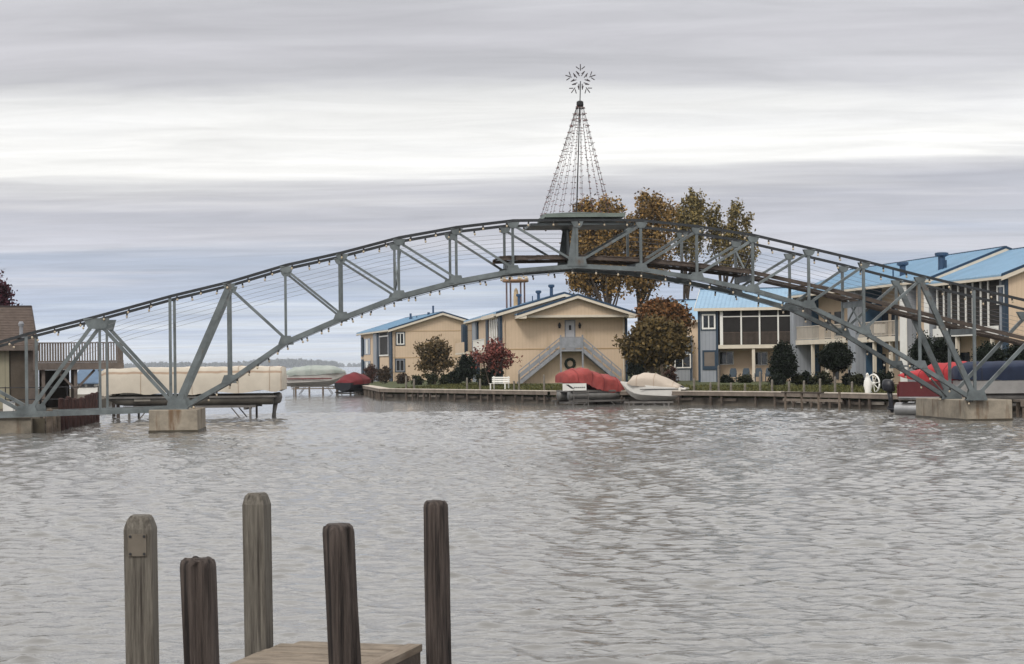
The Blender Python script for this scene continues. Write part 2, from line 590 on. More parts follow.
def build_lawn():
    mb = MB()
    n = len(SHORE)
    vs = [(x, y, ZS) for x, y in SHORE] + [(x, y, ZI) for x, y in INNER] + [(420, 900, ZI)] + [(x, y, -1.5) for x, y in SHORE]
    fs = []
    for i in range(n - 1):
        fs.append((i, i + 1, n + i + 1, n + i))
        fs.append((2 * n + 1 + i, 2 * n + 2 + i, i + 1, i))
    fs.append(tuple([n + i for i in range(n)] + [2 * n]))
    mb.add(vs, fs)
    o = mb.build('lawn', GRASS)
    tag(o, kind='structure')
    # short grass blades in tufts
    g = np.random.default_rng(5)
    pts = []
    for i in range(4, 10):
        a, b = Vector(SHORE[i]), Vector(SHORE[i + 1])
        c, d = Vector(INNER[i]), Vector(INNER[i + 1])
        ln = (b - a).length
        for k in range(int(ln * 190)):
            s, t = g.random(), 0.08 + 0.9 * g.random()
            p = (a.lerp(b, s)).lerp(c.lerp(d, s), t)
            pts.append((p.x, p.y, ZS + (ZI - ZS) * t))
    pts = np.array(pts)
    N = len(pts)
    h = 0.05 + 0.12 * g.random(N) ** 2
    an = g.random(N) * 6.28
    w = 0.10
    dx_, dy_ = np.cos(an) * w, np.sin(an) * w
    lean = g.normal(0, .05, (N, 2))
    v = np.zeros((N, 3, 3))
    v[:, 0] = pts + np.stack([-dx_, -dy_, np.full(N, -.02)], -1)
    v[:, 1] = pts + np.stack([dx_, dy_, np.full(N, -.02)], -1)
    v[:, 2] = pts + np.stack([lean[:, 0], lean[:, 1], h], -1)
    o = raw_faces('grass', v, leafmat('grass_blade', (.10, .095, .03), (.045, .05, .016)))
    tag(o, 'short autumn grass growing on the lawn behind the seawall', 'grass', kind='stuff')


def raw_faces(name, v, material, parent=None, origin=None):
    N, k = v.shape[0], v.shape[1]
    if origin is not None:
        v = v - np.array(origin)
    me = bpy.data.meshes.new(name)
    me.vertices.add(N * k)
    me.vertices.foreach_set('co', v.reshape(-1).astype(np.float32))
    me.loops.add(N * k)
    me.loops.foreach_set('vertex_index', np.arange(N * k, dtype=np.int32))
    me.polygons.add(N)
    me.polygons.foreach_set('loop_start', np.arange(0, N * k, k, dtype=np.int32))
    me.update(calc_edges=True)
    me.materials.append(material)
    ob = bpy.data.objects.new(name, me)
    COL.objects.link(ob)
    if parent is not None:
        ob.parent = parent
    return ob


build_lawn()

# ---- left bank
BANK = [(-48, 74.6), (-19.9, 76.6), (-21.3, 91.5), (-24.5, 95), (-26, 112), (-33, 150), (-40, 195), (-110, 195), (-110, 74)]
mb = MB()
mb.prism([(x, y, -1.5) for x, y in BANK], (0, 0, 1.5 + 0.62))
tag(mb.build('left_bank', mat('bank_soil', (.075, .063, .045), .95, 0, .3, .8, .5, 12)), kind='structure')

# ---- far shore across the lake
mb = MB()
for (cx, cy, w, d, h) in ((-2200, 7200, 4000, 420, 3.0), (600, 8200, 4200, 300, 3.0), (-1080, 6000, 1010, 260, 2.5)):
    pr = [(cx - w / 2, cy, -.5), (cx + w / 2, cy, -.5), (cx + w / 2 + 60, cy + d, -.5), (cx - w / 2 - 60, cy + d, -.5)]
    mb.prism(pr, (0, 0, h))
tag(mb.build('far_land', mat('far_ground', (.09, .085, .06), .95)), kind='structure')

g = np.random.default_rng(21)
cl = []
def far_crowns(n, x0, x1, y0, y1, h0, h1, f=.0085):
    for _ in range(n):
        x, y = g.uniform(x0, x1), g.uniform(y0, y1)
        w = 0.55 + 0.45 * math.sin(x * f) * math.sin(x * f * .37 + 1)
        cl.append((x, y, h0 + (h1 - h0) * (.4 + .6 * g.random()) * max(.12, w)))
far_crowns(620, -4100, -300, 7210, 7560, 5, 15, .0048)
far_crowns(380, -1560, -600, 6010, 6230, 9, 26, .010)
far_crowns(200, -1400, 2600, 8210, 8480, 10, 22, .005)
vv = []
for (x, y, h) in cl:
    K = 60
    p = g.normal(0, 1, (K, 3)); p /= np.linalg.norm(p, axis=1)[:, None]
    p = p * np.array([h * .42, h * .42, h * .5]) * (0.75 + .3 * g.random((K, 1))) + np.array([x, y, 1.2 + h * .5])
    s = h * .2
    a, b = g.normal(0, s, (K, 3)), g.normal(0, s, (K, 3))
    vv.append(np.stack([p - a, p + b, p + a, p - b], 1))
o = raw_faces('far_woods', np.concatenate(vv), leafmat('far_foliage', (.06, .06, .035), (.03, .035, .025)))
tag(o, 'distant hazy wooded shore across the lake on the horizon', 'woods', kind='stuff')


# ================================================================== THE SEAWALL OF THE PENINSULA
def build_seawall():
    segs = [(Vector(SHORE[i]), Vector(SHORE[i + 1])) for i in range(2, 11)]
    root = thing('seawall', 'long low timber and concrete seawall with pale cap along the lawn', 'seawall', (3, 123, 0))
    org = (3, 123, 0)
    k = 0
    for i, (a, b) in enumerate(segs):
        d = (b - a).normalized()
        nrm = Vector((d.y, -d.x))
        if nrm.dot(Vector((0, -1))) < 0 and nrm.dot(-a) < 0:
            nrm = -nrm
        # outward = to the water: left of travel is land when shore runs towards +x
        nrm = Vector((-d.y, d.x)) * -1
        side = Vector((nrm.x, nrm.y, 0))
        ln = (b - a).length
        if ln > 50:
            b = a + d * 12
            ln = 12
        pc = [(0.0, 0.0)]
        m = MB()
        A3, B3 = Vector((a.x, a.y, 0)), Vector((b.x, b.y, 0))
        m.beam(A3 + side * .12 + Vector((0, 0, -.1)), B3 + side * .12 + Vector((0, 0, -.1)), .26, 1.1, side)
        m.build('wall_panel', CONC2, root, origin=org)
        m = MB()
        off = .3
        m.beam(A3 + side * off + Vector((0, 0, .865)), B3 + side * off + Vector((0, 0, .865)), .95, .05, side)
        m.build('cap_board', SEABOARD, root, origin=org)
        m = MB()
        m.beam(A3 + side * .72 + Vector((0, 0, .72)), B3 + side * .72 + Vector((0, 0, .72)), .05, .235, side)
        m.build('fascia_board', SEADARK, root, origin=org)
        n = max(2, int(ln / 0.95))
        for j in range(n):
            p = A3.lerp(B3, (j + .5) / n) + side * (.62 + random.uniform(-.03, .03))
            tall = random.random() < .0
            if random.random() < .3:
                continue
            m = MB()
            r = random.uniform(.06, .1)
            m.tube([p + Vector((0, 0, -.8)), p + Vector((0, 0, .60))], r, 7)
            m.build('pile', PILESEA, root, origin=org)
            if j % 2 == 0:
                m = MB()
                m.beam(A3.lerp(B3, j / n) + side * .40 + Vector((0, 0, .34)), A3.lerp(B3, min(1, (j + 1.6) / n)) + side * .40 + Vector((0, 0, .34 + random.uniform(-.05, .05))), .06, .16, side)
                m.build('waler_board', random.choice([SEADARK, SEABOARD]), root, origin=org)
    return root


build_seawall()

# ================================================================== FOREGROUND DOCK AND PILINGS
DZ = 0.58
dl = G(282, 643, DZ); dr = G(425, 641, DZ)
drun = Vector((-.27, -.96, 0)).normalized()
dax = (Vector((dr.x, dr.y, 0)) - Vector((dl.x, dl.y, 0)))
dw = dax.length
dxv = Vector((drun.y * -1, drun.x, 0)) * 1.0
if dxv.x < 0:
    dxv = -dxv
dang = math.atan2(dxv.y, dxv.x)
DW = dw * 0.985
root = thing('wooden_dock', 'narrow weathered wooden dock end in the foreground between the pilings', 'dock', (dl.x, dl.y, 0), dang)
x = 0
npl = 0
yy = 0.10
while yy > -9.5:
    wv = random.uniform(.128, .142)
    mbp = MB()
    j0, j1 = random.uniform(-.012, .012), random.uniform(-.012, .012)
    x0p = (0.10 if yy > 0.0 else 0.0)
    mbp.box(x0p + j0, DW - .10, yy - wv, yy, DZ - .038 + random.uniform(-.003, .003), DZ + random.uniform(-.004, .004))
    mbp.build('plank', PLANK, root)
    yy -= wv + random.uniform(.002, .005)
mbp = MB().box(DW - .096, DW + .02, -9.6, .10, DZ - .04, DZ + .012)
mbp.build('edge_board', PLANKE, root)
MB().box(DW - .03, DW + .012, -9.6, .08, DZ - .30, DZ - .042).build('fascia_board', FASCIA, root)
MB().box(.02, .06, -9.6, .0, DZ - .28, DZ - .042).build('fascia_board', FASCIA, root)
MB().box(.062, DW - .032, .03, .07, DZ - .28, DZ - .042).build('fascia_board', FASCIA, root)
for s in (.35, .7):
    MB().box(s * DW - .02, s * DW + .02, -9.6, .028, DZ - .26, DZ - .042).build('stringer', FASCIA, root)


def piling(px0, px1, ptop, Y, shape, material, label, rot, lean, plate=False, pbot=None):
    top = W((px0 + px1) / 2, ptop, Y)
    w = (px1 - px0) / F * Y
    r = thing('mooring_piling', label, 'piling', (top.x, top.y, 0), 0, 'timber pilings around the foreground dock')
    h = top.z
    secs = []
    n = 24
    g2 = random.Random(px0)
    KS = [(.085, 1.0), (.06, .93), (.022, .79), (.006, .68), (0.0, .60)] if shape == 'square' else [(.05, 1.0), (.028, .97), (.012, .90), (.004, .80), (0.0, .70)]
    zs = [(-1.6, 1), (-.4, 1), (0, 1), (.3, 1), (.6, 1), (.9, 1), (1.2, 1), (h - .16, 1)] + [(h - a_, k_) for a_, k_ in KS]
    for z, k in zs:
        t = (h - z)
        half = w / 2 * k
        ring = []
        if shape == 'square':
            c = .13 * half
            for (sx, sy, first) in ((1, -1, 0), (1, 1, 1), (-1, 1, 2), (-1, -1, 3)):
                if first in (0, 2):
                    ring += [(sx * (half - c), sy * half), (sx * (half - c * .3), sy * (half - c * .3)), (sx * half, sy * (half - c))]
                else:
                    ring += [(sx * half, sy * (half - c)), (sx * (half - c * .3), sy * (half - c * .3)), (sx * (half - c), sy * half)]
        else:
            half *= 1.0 + .012 * t
            for q in range(n):
                a = 2 * math.pi * q / n
                rr = half * (1 + .04 * math.sin(3 * a + px0) + .03 * math.sin(7 * a + 2 * px0) + .022 * math.sin(5 * z + 2 * a) + g2.uniform(-.012, .012))
                if q == int(n * .73) and z < h - .02:      # a drying check: a deep split on the camera side
                    rr *= .74
                if q == int(n * .60) and z < h - .3:
                    rr *= .86
                ring.append((math.cos(a) * rr, math.sin(a) * rr))
        cr, sr = math.cos(rot), math.sin(rot)
        secs.append([(cr * a - sr * b + lean[0] * (z - h), sr * a + cr * b + lean[1] * (z - h), z + (g2.uniform(-.006, .006) if z > h - .05 else 0)) for a, b in ring])
    m = MB().loft(secs, True, loop=True)
    m.build('timber', material, r, smooth=(shape != 'square'))
    if plate:
        mp = MB().box(-.058, .058, -w / 2 - .012, -w / 2 - .001, h - .255, h - .112)
        pl = mp.build('plate', mat('weathered_metal_plate', (.15, .13, .105), .7, .2, .2, 6), r)
        pl.rotation_euler = (0, 0, 0)
        for sx in (-1, 1):
            for zz in (h - .24, h - .127):
                b = MB().tube([(sx * .045, -w / 2 - .018, zz), (sx * .045, -w / 2 - .012, zz)], .009, 8)
                b.build('nail_head', BLACK, pl)
    return r


piling(126, 154.5, 515.5, 11.75, 'square', WOOD_A, 'grey squared piling with a small square plate nailed near its top, leftmost', 0.0, (-.006, 0), plate=True)
piling(180.5, 215.5, 558, 9.5, 'round', WOOD_B, 'shortest dark brown piling, second from the left', 0.3, (-.030, 0))
piling(245, 268, 493, 13.75, 'square', WOOD_A, 'tallest grey brown squared piling behind the left dock edge', -.22, (-.006, 0))
piling(322.5, 354.5, 524.5, 11.45, 'round', WOOD_B, 'dark leaning piling standing in front of the dock top', 1.1, (-.040, 0))
piling(422.5, 447.5, 501, 13.75, 'round', WOOD_B, 'dark cracked piling at the right corner of the dock', 2.0, (-.010, 0))

# ================================================================== THE ARCHED TRUSS BRIDGE
NA = W(175, 409, 75.8)
NB = W(975, 400, 78.8)
BD = Vector((NB.x - NA.x, NB.y - NA.y, 0)).normalized()
BT = Vector((-.37, 2.98, 0))                                   # from the near truss to the far truss


def N(px, py):
    return on_plane(px, py, NA, BD)


bridge = thing('truss_bridge', 'grey steel arched truss footbridge spanning the channel', 'bridge', (NA.x, NA.y, .9))
BO = (NA.x, NA.y, .9)


def bpart(mb_, name, m, smooth=False):
    return mb_.build(name, m, bridge, smooth, BO)


TOP = [(-60, 359), (0, 342), (27, 334), (96, 316.5), (171, 296), (229, 282), (286, 265), (342, 252.5), (399, 237.5), (456.5, 227.2), (513, 220.5), (577, 219.7),
       (641, 220.3), (697, 226.2), (753, 235), (809, 248), (864, 261), (920, 275.5), (975, 288.5), (1024, 300), (1090, 317)]
BOT = [(180, 408.5), (229, 380.8), (286, 341.5), (342, 317.5), (399, 296), (456.5, 281), (513, 270.8), (577, 265.6), (641, 269), (697, 277.8), (753, 289.8),
       (809, 306), (864, 332), (920, 366), (972, 398.5)]
topn = {p[0]: N(*p) for p in TOP}
botn = {p[0]: N(*p) for p in BOT}
SIDE = BT.normalized()


def polybeam(pts, w, h):
    m = MB()
    for a, b in zip(pts[:-1], pts[1:]):
        d = (b - a).normalized()
        m.beam(a - d * .01, b + d * .01, w, h, SIDE)
    return m


def gusset(c, pts, off):
    """flat plate in the truss plane, its outline given in metres (along, up)"""
    m = MB()
    for s in (-1, 1):
        m.prism([c + BD * a + Vector((0, 0, b)) + SIDE * (s * off - .006) for a, b in pts], SIDE * .012)
    return m


for far in (0, 1):
    T = BT * far
    tops = [topn[p[0]] + T for p in TOP]
    bots = [botn[p[0]] + T for p in BOT]
    # top chord: dark channel with a paler flange under it
    bpart(polybeam(tops, .14, .105), 'top_chord', CHORD)
    bpart(polybeam(bots, .14, .165), 'bottom_chord', STEEL)
    bpart(polybeam([p - Vector((0, 0, .098)) for p in bots], .20, .026), 'bottom_chord_flange', STEEL)
    xs = [229, 286, 342, 399, 456.5, 513, 577, 641, 697, 753, 809, 864, 920]
    for x in xs:
        tb = topn[x] + T
        kb = [p for p in BOT if abs(p[0] - x) < 1][0][0]
        bb = botn[kb] + T
        wv = .10 if x < 577 else .12
        bpart(MB().beam(Vector((bb.x, bb.y, bb.z + .05)), Vector((bb.x, bb.y, tb.z - .06)), wv, .11, SIDE), 'vertical_post', STEEL)
        up = [(-.27, -.04), (.27, -.04), (.20, -.22), (.12, -.31), (-.12, -.31), (-.20, -.22)]
        lo = [(-.33, -.12), (.33, -.12), (.20, .22), (-.20, .22)]
        if x == 577:
            lo = [(-.42, -.05), (.42, -.05), (.36, .36), (-.36, .36)]
        sl = (topn[x].z - tb.z)
        bpart(gusset(tb - Vector((0, 0, .02)), up, .085), 'gusset_plate', STEEL)
        bpart(gusset(Vector((bb.x, bb.y, bb.z + .02)), lo, .085), 'gusset_plate', STEEL)
    left = [229, 286, 342, 399, 456.5, 513]
    nxt = {229: 286, 286: 342, 342: 399, 399: 456.5, 456.5: 513, 513: 577}
    for a, b in nxt.items():
        bpart(MB().beam(topn[a] + T - Vector((0, 0, .2)), botn[b] + T + Vector((0, 0, .12)), .10, .095, SIDE), 'diagonal_brace', STEEL)
    nx2 = {641: 577, 697: 641, 753: 697, 809: 753, 864: 809, 920: 864}
    for a, b in nx2.items():
        bpart(MB().beam(topn[a] + T - Vector((0, 0, .2)), botn[b] + T + Vector((0, 0, .12)), .10, .11, SIDE), 'diagonal_brace', STEEL)
    # struts that spring from the pier feet
    fl, fr = N(176, 407) + T, N(975, 398) + T
    for (foot, tp, w) in ((fl, topn[229], .24), (fl, topn[96], .15), (fr, topn[920], .22), (fr, N(1056, 308), .15)):
        bpart(MB().beam(foot, tp + T - Vector((0, 0, .15)), w * .8, w, SIDE), 'foot_strut', STEEL)
    for (x, yb) in ((171, 408), (975, 399)):
        tb, bb = topn[x] + T, N(x, yb) + T
        bpart(MB().beam(Vector((bb.x, bb.y, bb.z)), Vector((bb.x, bb.y, tb.z - .05)), .11, .12, SIDE), 'vertical_post', STEEL)
    for x in (96, 1056):
        tb = (topn[96] if x == 96 else N(1056, 308)) + T
        bpart(gusset(tb - Vector((0, 0, .02)), [(-.55, -.05), (.55, -.05), (.42, -.50), (-.30, -.50)], .085), 'gusset_plate', STEEL)
    for foot in (fl, fr):
        bpart(gusset(foot, [(-.42, -.06), (.52, -.06), (.38, .34), (-.30, .34)], .10), 'gusset_plate', STEEL)
        bpart(MB().box(foot.x - .42, foot.x + .5, foot.y - .2, foot.y + .2, foot.z - .10, foot.z - .05), 'base_plate', STEEL)
    # left approach: level tie beam, posts and V struts
    b0, b1, b2 = N(-90, 418.6) + T, N(27, 416.5) + T, N(172, 409.5) + T
    bpart(MB().beam(b0, b2, .16, .22, SIDE), 'tie_beam', STEEL)
    va = Vector((b1.x, b1.y, b1.z + .1))
    bpart(MB().beam(va, topn[96] + T - Vector((0, 0, .15)), .13, .15, SIDE), 'foot_strut', STEEL)
    bpart(MB().beam(va, N(-60, 366) + T, .13, .15, SIDE), 'foot_strut', STEEL)
    p27 = topn[27] + T
    bpart(MB().beam(va, Vector((va.x, va.y, p27.z)), .11, .12, SIDE), 'vertical_post', STEEL)
    p99 = N(99.5, 320) + T
    q99 = N(99.5, 412.5) + T
    bpart(MB().beam(Vector((p99.x, p99.y, q99.z)), p99, .10, .10, SIDE), 'vertical_post', STEEL)
    bpart(gusset(va, [(-.45, -.02), (.45, -.02), (.34, .36), (-.34, .36)], .09), 'gusset_plate', STEEL)

# walkway: boarded over the crown, open ramp with stringers down to the right
DECK = [(500, 258.5), (577, 257.2), (641, 260), (697, 265.5), (754, 272.5), (828, 288.8), (894, 306), (960, 322.5), (1024, 338), (1095, 355)]
dn = [N(*p) + SIDE * .16 for p in DECK]
iw = BT.length - .32
for s in (0, 1):
    m = MB()
    for a, b in zip(dn[:-1], dn[1:]):
        m.beam(a + SIDE * (s * iw), b + SIDE * (s * iw), .10, .14, SIDE)
    bpart(m, 'stringer', TIMBER_DK)
mdk = MB()
for a, b in zip(dn[:4], dn[1:5]):
    L_ = (b - a).length
    n = int(L_ / .155)
    for i in range(n):
        c = a.lerp(b, (i + .5) / n) + Vector((0, 0, .10 + random.uniform(-.012, .012)))
        e = random.uniform(-.05, .05)
        mdk.beam(c - SIDE * (.05 + abs(e)), c + SIDE * (iw + .05 + e), .14, .045, (b - a))
o = bpart(mdk, 'deck_boards', TIMBER_DK)
tag(o, kind='stuff')
mtr = MB()
for a, b in zip(dn[4:-1], dn[5:]):
    n = int((b - a).length / 1.55)
    for i in range(n):
        c = a.lerp(b, (i + .5) / n) + Vector((0, 0, .0))
        bpart(MB().beam(c, c + SIDE * iw, .10, .06, (b - a)), 'ramp_cross_tie', TIMBER_DK)
for s, off in ((.5, 0), (0, .09), (1, .09)):
    m = MB()
    for a, b in zip(dn[4:-1], dn[5:]):
        m.beam(a + SIDE * (s * iw + (.22 if s == 0 else -.22 if s == 1 else 0)) + Vector((0, 0, off)), b + SIDE * (s * iw + (.22 if s == 0 else -.22 if s == 1 else 0)) + Vector((0, 0, off)), .16 if s != .5 else .08, .05, SIDE)
    bpart(m, 'ramp_board', TIMBER_DK)


def deck_at(px):
    for (a, b), (p, q) in zip(zip(DECK[:-1], DECK[1:]), zip(dn[:-1], dn[1:])):
        if a[0] <= px <= b[0]:
            return p.lerp(q, (px - a[0]) / (b[0] - a[0]))


for x in (513, 641, 753, 864, 975):
    c = deck_at(x)
    bpart(MB().beam(c - SIDE * .16 - Vector((0, 0, .22)), c + SIDE * (iw + .16) - Vector((0, 0, .22)), .10, .26, BD), 'cross_beam', STEEL)
# sway bracing between the trusses and bracing below
for x in (753, 864, 399):
    a, b = botn[x], botn[x] + BT
    tz = min(topn[x].z - .4, a.z + 1.9)
    bpart(MB().beam(a + Vector((0, 0, .1)), Vector((b.x, b.y, tz)), .06, .06), 'sway_brace', STEEL)
    bpart(MB().beam(b + Vector((0, 0, .1)), Vector((a.x, a.y, tz)) + BD * .07, .06, .06), 'sway_brace', STEEL)
for i in range(1, len(BOT) - 1, 2):
    a, b = botn[BOT[i][0]], botn[BOT[i + 1][0]] + BT
    bpart(MB().beam(a, b, .06, .06), 'lateral_brace', STEEL)
for x in (229, 286, 342, 399, 456.5, 697, 809, 920):
    a = botn[x]
    bpart(MB().beam(a, a + BT, .08, .08, BD), 'lateral_strut', STEEL)
# crown: tapered stiffener plate across the bridge at the tallest panel
tp, bp_ = topn[577], botn[577]
for s in (0, 1):
    o0 = BT * s
    dirn = SIDE * (1 if s == 0 else -1)
    pl = [tp + o0 - Vector((0, 0, .08)), tp + o0 + dirn * .55 - Vector((0, 0, .08)), bp_ + o0 + dirn * 1.25 + Vector((0, 0, .35)), bp_ + o0 + Vector((0, 0, .1))]
    bpart(MB().prism([p - BD * .02 for p in pl], BD * .04), 'stiffener_plate', STEEL)
# tapered web plate beside the crown post, in the plane of each truss
for s_ in (0, 1):
    q = [N(573.5, 222), N(576.2, 222), N(576.2, 258), N(568.5, 258)]
    bpart(MB().prism([p + BT * s_ - SIDE * .02 for p in q], SIDE * .04), 'web_plate', STEEL)
# guard cables
for i in range(6):
    m = MB()
    hgt = .22 + .19 * i
    pts = []
    for (x, y) in [(60, 366), (128, 343), (256, 309), (384, 277), (460, 262), (520, 257.2)] + DECK[1:]:
        pts.append(N(x, y) + BT * .93 + Vector((0, 0, hgt + .03)))
    m.tube(pts, .007, 5)
    bpart(m, 'guard_cable', mat('cable_steel', (.16, .16, .17), .5, .3))

# platform on the crown that carries the light tree
pc = N(586, 216.5)
m = MB()
a, b = N(546, 216.8), N(626, 216.2)
m.beam((a + BT * .5) + Vector((0, 0, .05)), (b + BT * .5) + Vector((0, 0, .05)), BT.length + .3, .16, SIDE)
bpart(m, 'platform', mat('green_grey_steel', (.16, .19, .17), .6, .3, .2))
a, b = N(532, 224.2), N(636, 223.2)
bpart(MB().beam(a + BT * .5, b + BT * .5, BT.length - .2, .10, SIDE), 'platform_beam', STEEL)

# concrete piers
def pier(name, label, c, lx, ly, ztop, rz):
    r = thing(name, label, 'pier', (c[0], c[1], 0), rz, 'concrete piers of the bridge')
    o_ = MB().box(-lx / 2, lx / 2, -ly / 2, ly / 2, -1.5, ztop).build('footing', CONC, r)
    bevel(o_, .04)
    o_ = MB().box(-lx / 2 - .02, lx / 2 + .02, -ly / 2 - .02, ly / 2 + .02, -1.5, .10).build('waterline_growth', mat('wet_concrete', (.055, .045, .03), .5, 0, .4, 2, .4), r)
    return r


ang = math.atan2(BD.y, BD.x)
cL = N(175, 409) + BT * .5
cR = N(970, 400) + BT * .5
pier('concrete_pier', 'squat brown stained concrete pier under the left foot of the bridge', (cL.x + .02, cL.y + .05), 2.02, BT.length + 1.0, NA.z - .02, ang)
pf = G(966, 421.3, 0)
pu = BT.normalized()
pc_ = Vector((pf.x, pf.y, 0)) + BD * 1.06 + pu * 3.2
pier('concrete_pier', 'long concrete pier with rust streaks under the right foot of the bridge', (pc_.x, pc_.y), 2.12, 6.4, N(970, 399.5).z - .03, math.atan2(-pu.x, pu.y))

# strings of bulbs along the four chords
def bulb_string(nodes, T, drop, label, px0, px1, step, ph):
    pts = [nodes[k] + T for k in sorted(nodes)]
    o0 = pts[0]
    r = thing('light_string', label, 'string lights', (o0.x, o0.y, o0.z), 0, 'bulb strings along the bridge chords')
    # cable
    path = [p - Vector((0, 0, drop)) - SIDE * .09 for p in pts]
    MB().tube(path, .012, 5).build('cable', SOCKET, r, origin=o0)
    s = ph
    for a, b in zip(path[:-1], path[1:]):
        ln = (b - a).length
        while s < ln:
            p = a.lerp(b, s / ln)
            tw = Vector((random.uniform(-.05, .05), random.uniform(-.04, .04), 0))
            m = MB().tube([p, p - Vector((0, 0, .09)) + tw * .5], [.035, .045], 6)
            sk = m.build('socket', SOCKET, r, origin=o0)
            MB().ball(p - Vector((0, 0, .15)) + tw, .047, 7, 5, (1, 1, 1.25)).build('bulb', BULB, sk, True, origin=o0)
            s += step + random.uniform(-.12, .12)
        s -= ln


tn = {k: v for k, v in topn.items() if k >= 0 and k <= 1024}
bulb_string(tn, Vector((0, 0, 0)), .065, 'amber bulbs strung under the near top chord of the bridge', 0, 0, 1.02, .4)
bulb_string(tn, BT, .065, 'amber bulbs strung under the far top chord of the bridge', 0, 0, 1.02, .1)
bulb_string(botn, Vector((0, 0, 0)), .15, 'amber bulbs strung under the near bottom chord of the bridge', 0, 0, 1.02, .7)
bulb_string(botn, BT, .15, 'amber bulbs strung under the far bottom chord of the bridge', 0, 0, 1.02, .3)

# ---- tree of light strings with a snowflake star
tb = N(582.0, 214.0) + BT * .5
TY = tb.y
base = Vector((tb.x, tb.y, pc.z + .13))
ap = W(580, 104, TY)
st = W(580.5, 80, TY)
lt = thing('light_tree', 'cone shaped tree of light strings with a snowflake star on top of the bridge', 'light tree', tuple(base))
MB().tube([base, ap + Vector((0, 0, .1))], [.03, .022], 8).build('pole', BLACK, lt, origin=base)
MB().tube([ap - Vector((0, 0, .12)), ap - Vector((0, 0, .05)), ap + Vector((0, 0, .10)), ap + Vector((0, 0, .14))], [.13, .16, .15, .08], 10).build('top_cap', BLACK, lt, origin=base)
RB = 36.0 / F * TY
NS = 20
for i in range(NS):
    a = 2 * math.pi * (i + .3) / NS
    rad = RB
    foot = base + Vector((math.cos(a) * rad, math.sin(a) * rad, .0))
    hd = ap + Vector((math.cos(a) * .12, math.sin(a) * .12, -.02))
    m = MB().tube([foot, foot.lerp(hd, .5) - Vector((0, 0, .05)), hd], .0065, 5, mi=0)
    nb = 19
    for k in range(nb):
        t = (k + .35 + .15 * random.random()) / nb
        p = foot.lerp(hd, t) - Vector((0, 0, .05 * math.sin(math.pi * t)))
        for q in range(2):
            dv = Vector((random.uniform(-1, 1), random.uniform(-1, 1), random.uniform(-.35, .35))).normalized() * random.uniform(.06, .10)
            m.tube([p - dv * .2, p + dv], [.011, .015], 5, mi=1 if q else 2)
    m.build('bulb_strand', [SOCKET, BULBR, mat('clear_bulb', (.10, .085, .08), .3, 0, .3)], lt, origin=base)
mr = MB()
pts = [base + Vector((math.cos(2 * math.pi * k / 28) * RB, math.sin(2 * math.pi * k / 28) * RB, .03)) for k in range(29)]
mr.tube(pts, .025, 6)
mr.build('base_ring', STEEL, lt, origin=base)
# star
ms = MB()
R0 = 15.5 / F * TY
SX, SZ = Vector((1, 0, 0)), Vector((0, 0, 1))
MB().tube([ap + Vector((0, 0, .1)), st + Vector((0, 0, -.05))], .022, 6).build('star_pole', BLACK, lt, origin=base)
for i in range(5):
    a = math.pi / 2 + i * 2 * math.pi / 5
    d = SX * math.cos(a) + SZ * math.sin(a)
    e = SX * -math.sin(a) + SZ * math.cos(a)
    arm = MB()
    arm.tube([st + d * R0 * .60, st + d * R0 * 1.02], .022, 6)
    for rr_, ll in ((.70, .30), (.40, .30)):
        for s in (-1, 1):
            p = st + d * R0 * rr_
            arm.tube([p + e * (s * .05), p + d * R0 * ll * .55 + e * s * R0 * ll * .95], .021, 6)
    for s in (-1, 1):
        arm.tube([st + d * R0 * .26 + e * s * R0 * .06, st + d * R0 * .50 + e * s * R0 * .24], .020, 6)
    arm.build('star_arm', mat('star_tubing', (.05, .04, .045), .5), lt, origin=base)

# ================================================================== APARTMENT HOUSES
def frame_of(A, d):
    """local frame: x to the right along the front, y away; d is the direction of local y"""
    d = Vector((d[0], d[1])).normalized()
    ex = Vector((d.y, -d.x))
    return math.atan2(ex.y, ex.x), ex, d


